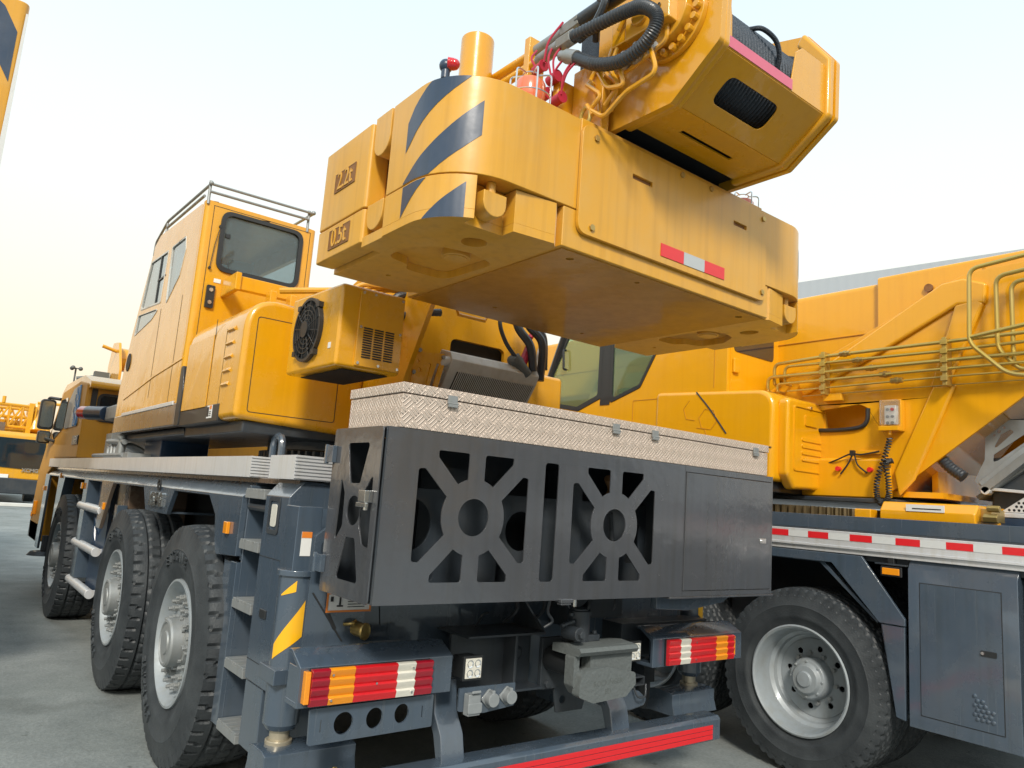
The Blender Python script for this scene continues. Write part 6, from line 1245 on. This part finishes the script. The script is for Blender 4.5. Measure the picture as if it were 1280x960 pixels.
# ================================================================== far hall, ground, light, camera
Hh = 9.18
p0 = Vector((20.98, 13.35, 0)); p1 = Vector((22.01, 6.80, 0)); d = (p1 - p0).normalized(); n = Vector((-d.y, d.x, 0)) if (-d.y) > 0 else Vector((d.y, -d.x, 0))
a = p0 - d * 1.2; b = p1 + d * 30
def hall(m, off0, off1, z0, z1):
    q = [a + n * off0, b + n * off0, b + n * off1, a + n * off1]
    return m.prism('z', [(v.x, v.y) for v in q], z0, z1)
def corr():
    m_, nt, bs = newmat('corrugated_sheet'); L = nt.links; tc = N(nt, 'ShaderNodeNewGeometry'); sp = N(nt, 'ShaderNodeSeparateXYZ'); L.new(tc.outputs['Position'], sp.inputs[0])
    mu = N(nt, 'ShaderNodeMath', operation='MULTIPLY'); L.new(sp.outputs[1], mu.inputs[0]); mu.inputs[1].default_value = 22.; si = N(nt, 'ShaderNodeMath', operation='SINE'); L.new(mu.outputs[0], si.inputs[0])
    bp = N(nt, 'ShaderNodeBump'); bp.inputs['Distance'].default_value = .0015; L.new(si.outputs[0], bp.inputs['Height']); L.new(bp.outputs[0], bs.inputs['Normal'])
    nn = N(nt, 'ShaderNodeTexNoise'); nn.inputs['Scale'].default_value = .6; r = N(nt, 'ShaderNodeValToRGB'); r.color_ramp.elements[0].color = (.36, .40, .44, 1); r.color_ramp.elements[1].color = (.44, .48, .52, 1); L.new(nn.outputs['Fac'], r.inputs[0]); L.new(r.outputs[0], bs.inputs['Base Color']); bs.inputs['Roughness'].default_value = .5
    return m_
M['sheet'] = corr()
hb = empty('warehouse', (22, 4, 0), 'long pale grey corrugated warehouse whose straight eave shows above the yellow booms', 'building')
m = MB(); hall(m, .0, 14, 0, Hh); m.build('wall', 'sheet', hb, bevel=0)
m = MB(); hall(m, .3, 14.1, Hh + .002, Hh + .03); m.build('roof', 'sheet', hb, bevel=.02)
m = MB(); m.box(-160, 160, -60, 400, -.2, 0); m = MB()
m._faces([(-300, -150, -.062), (300, -150, -.062), (300, 600, -.062), (-300, 600, -.062)], [(0, 1, 2, 3)]); g = m.build('ground', 'ground', None, bevel=0); tag(g, kind='structure')
hb2 = empty('reflection_hall', (-5, -24, 0), 'unseen slate-coloured hall added behind the camera for the glossy paint to mirror', 'building')  # hall added out of view, only to put reflections in the paint
m = MB(); m.box(-45, 40, -34, -24, -.06, 7.2); m.build('wall', 'wallslate', hb2, bevel=0)
m = MB(); m.box(-46, 41, -35, -23.4, 7.2, 7.5); m.build('roof', 'greyd', hb2, bevel=0)
for k in range(9):
    m = MB(); m.box(-38 + 9 * k, -33.5 + 9 * k, -24, -23.9, 0, 4.8); m.build('reflection_door', 'cage' if k % 3 else 'yellow', hb2, bevel=0)
m = MB(); m.box(-30, 30, 36.8, 37.2, -.06, .08); j = m.build('kerb', simple('white_kerb_paint', (.6, .6, .57), .7, scale=3), None, bevel=.02); tag(j, kind='structure')

# world: hazy low-sun sky
w = bpy.data.worlds.new('World'); scene.world = w; w.use_nodes = True; nt = w.node_tree; L = nt.links
bg = nt.nodes['Background']; bg.inputs['Strength'].default_value = .1
sky = N(nt, 'ShaderNodeTexSky'); sky.sky_type = 'NISHITA'; sky.sun_disc = False
SUN_EL, SUN_AZ = R(38), R(218)      # azimuth from +Y clockwise: behind the camera, to the left
sky.sun_elevation = SUN_EL; sky.sun_rotation = SUN_AZ; sky.air_density = 1.6; sky.dust_density = 5.; sky.ozone_density = 1.
tc = N(nt, 'ShaderNodeTexCoord'); sp = N(nt, 'ShaderNodeSeparateXYZ'); L.new(tc.outputs['Generated'], sp.inputs[0])
rp = N(nt, 'ShaderNodeValToRGB'); L.new(sp.outputs[2], rp.inputs[0]); e = rp.color_ramp.elements
e[0].position = 0.; e[0].color = (.93, .74, .50, 1); e[1].position = 1.; e[1].color = (.58, .76, .88, 1)
for pos, c in ((.10, (.93, .80, .60, 1)), (.25, (.86, .86, .76, 1)), (.42, (.83, .89, .89, 1)), (.65, (.68, .83, .91, 1))):
    q = rp.color_ramp.elements.new(pos); q.color = c
sc = N(nt, 'ShaderNodeMixRGB', blend_type='MULTIPLY'); sc.inputs[0].default_value = 1.; L.new(rp.outputs[0], sc.inputs[1]); sc.inputs[2].default_value = (11., 11., 11., 1)
mx = N(nt, 'ShaderNodeMixRGB'); mx.inputs[0].default_value = .85; L.new(sky.outputs[0], mx.inputs[1]); L.new(sc.outputs[0], mx.inputs[2])
L.new(mx.outputs[0], bg.inputs['Color'])
sl = bpy.data.lights.new('sun', 'SUN'); sl.energy = 2.6; sl.angle = R(10); sl.color = (1, .93, .82)
so = bpy.data.objects.new('sun', sl); COL.objects.link(so)
dirv = Vector((math.sin(SUN_AZ) * math.cos(SUN_EL), math.cos(SUN_AZ) * math.cos(SUN_EL), math.sin(SUN_EL)))
so.rotation_euler = dirv.to_track_quat('Z', 'Y').to_euler(); so.location = (0, -5, 12)
cam = bpy.data.cameras.new('camera'); cam.sensor_width = 36; cam.lens = 36 * 928 / 1280; cam.clip_end = 2000; cam.clip_start = .05
co_ = bpy.data.objects.new('camera', cam); COL.objects.link(co_)
rt, upv, bk = (0.7843131301, -0.6162786960, 0.0710878527), (-0.1523024182, -0.0802006522, 0.9850745296), (-0.6013791544, -0.7834337395, -0.1567631603)
co_.matrix_world = Matrix(((rt[0], upv[0], bk[0], 0), (rt[1], upv[1], bk[1], 0), (rt[2], upv[2], bk[2], 1.57), (0, 0, 0, 1)))
scene.camera = co_
scene.view_settings.view_transform = 'Standard'; scene.view_settings.look = 'None'; scene.view_settings.gamma = 1; scene.view_settings.exposure = .3
scene.render.engine = 'CYCLES'
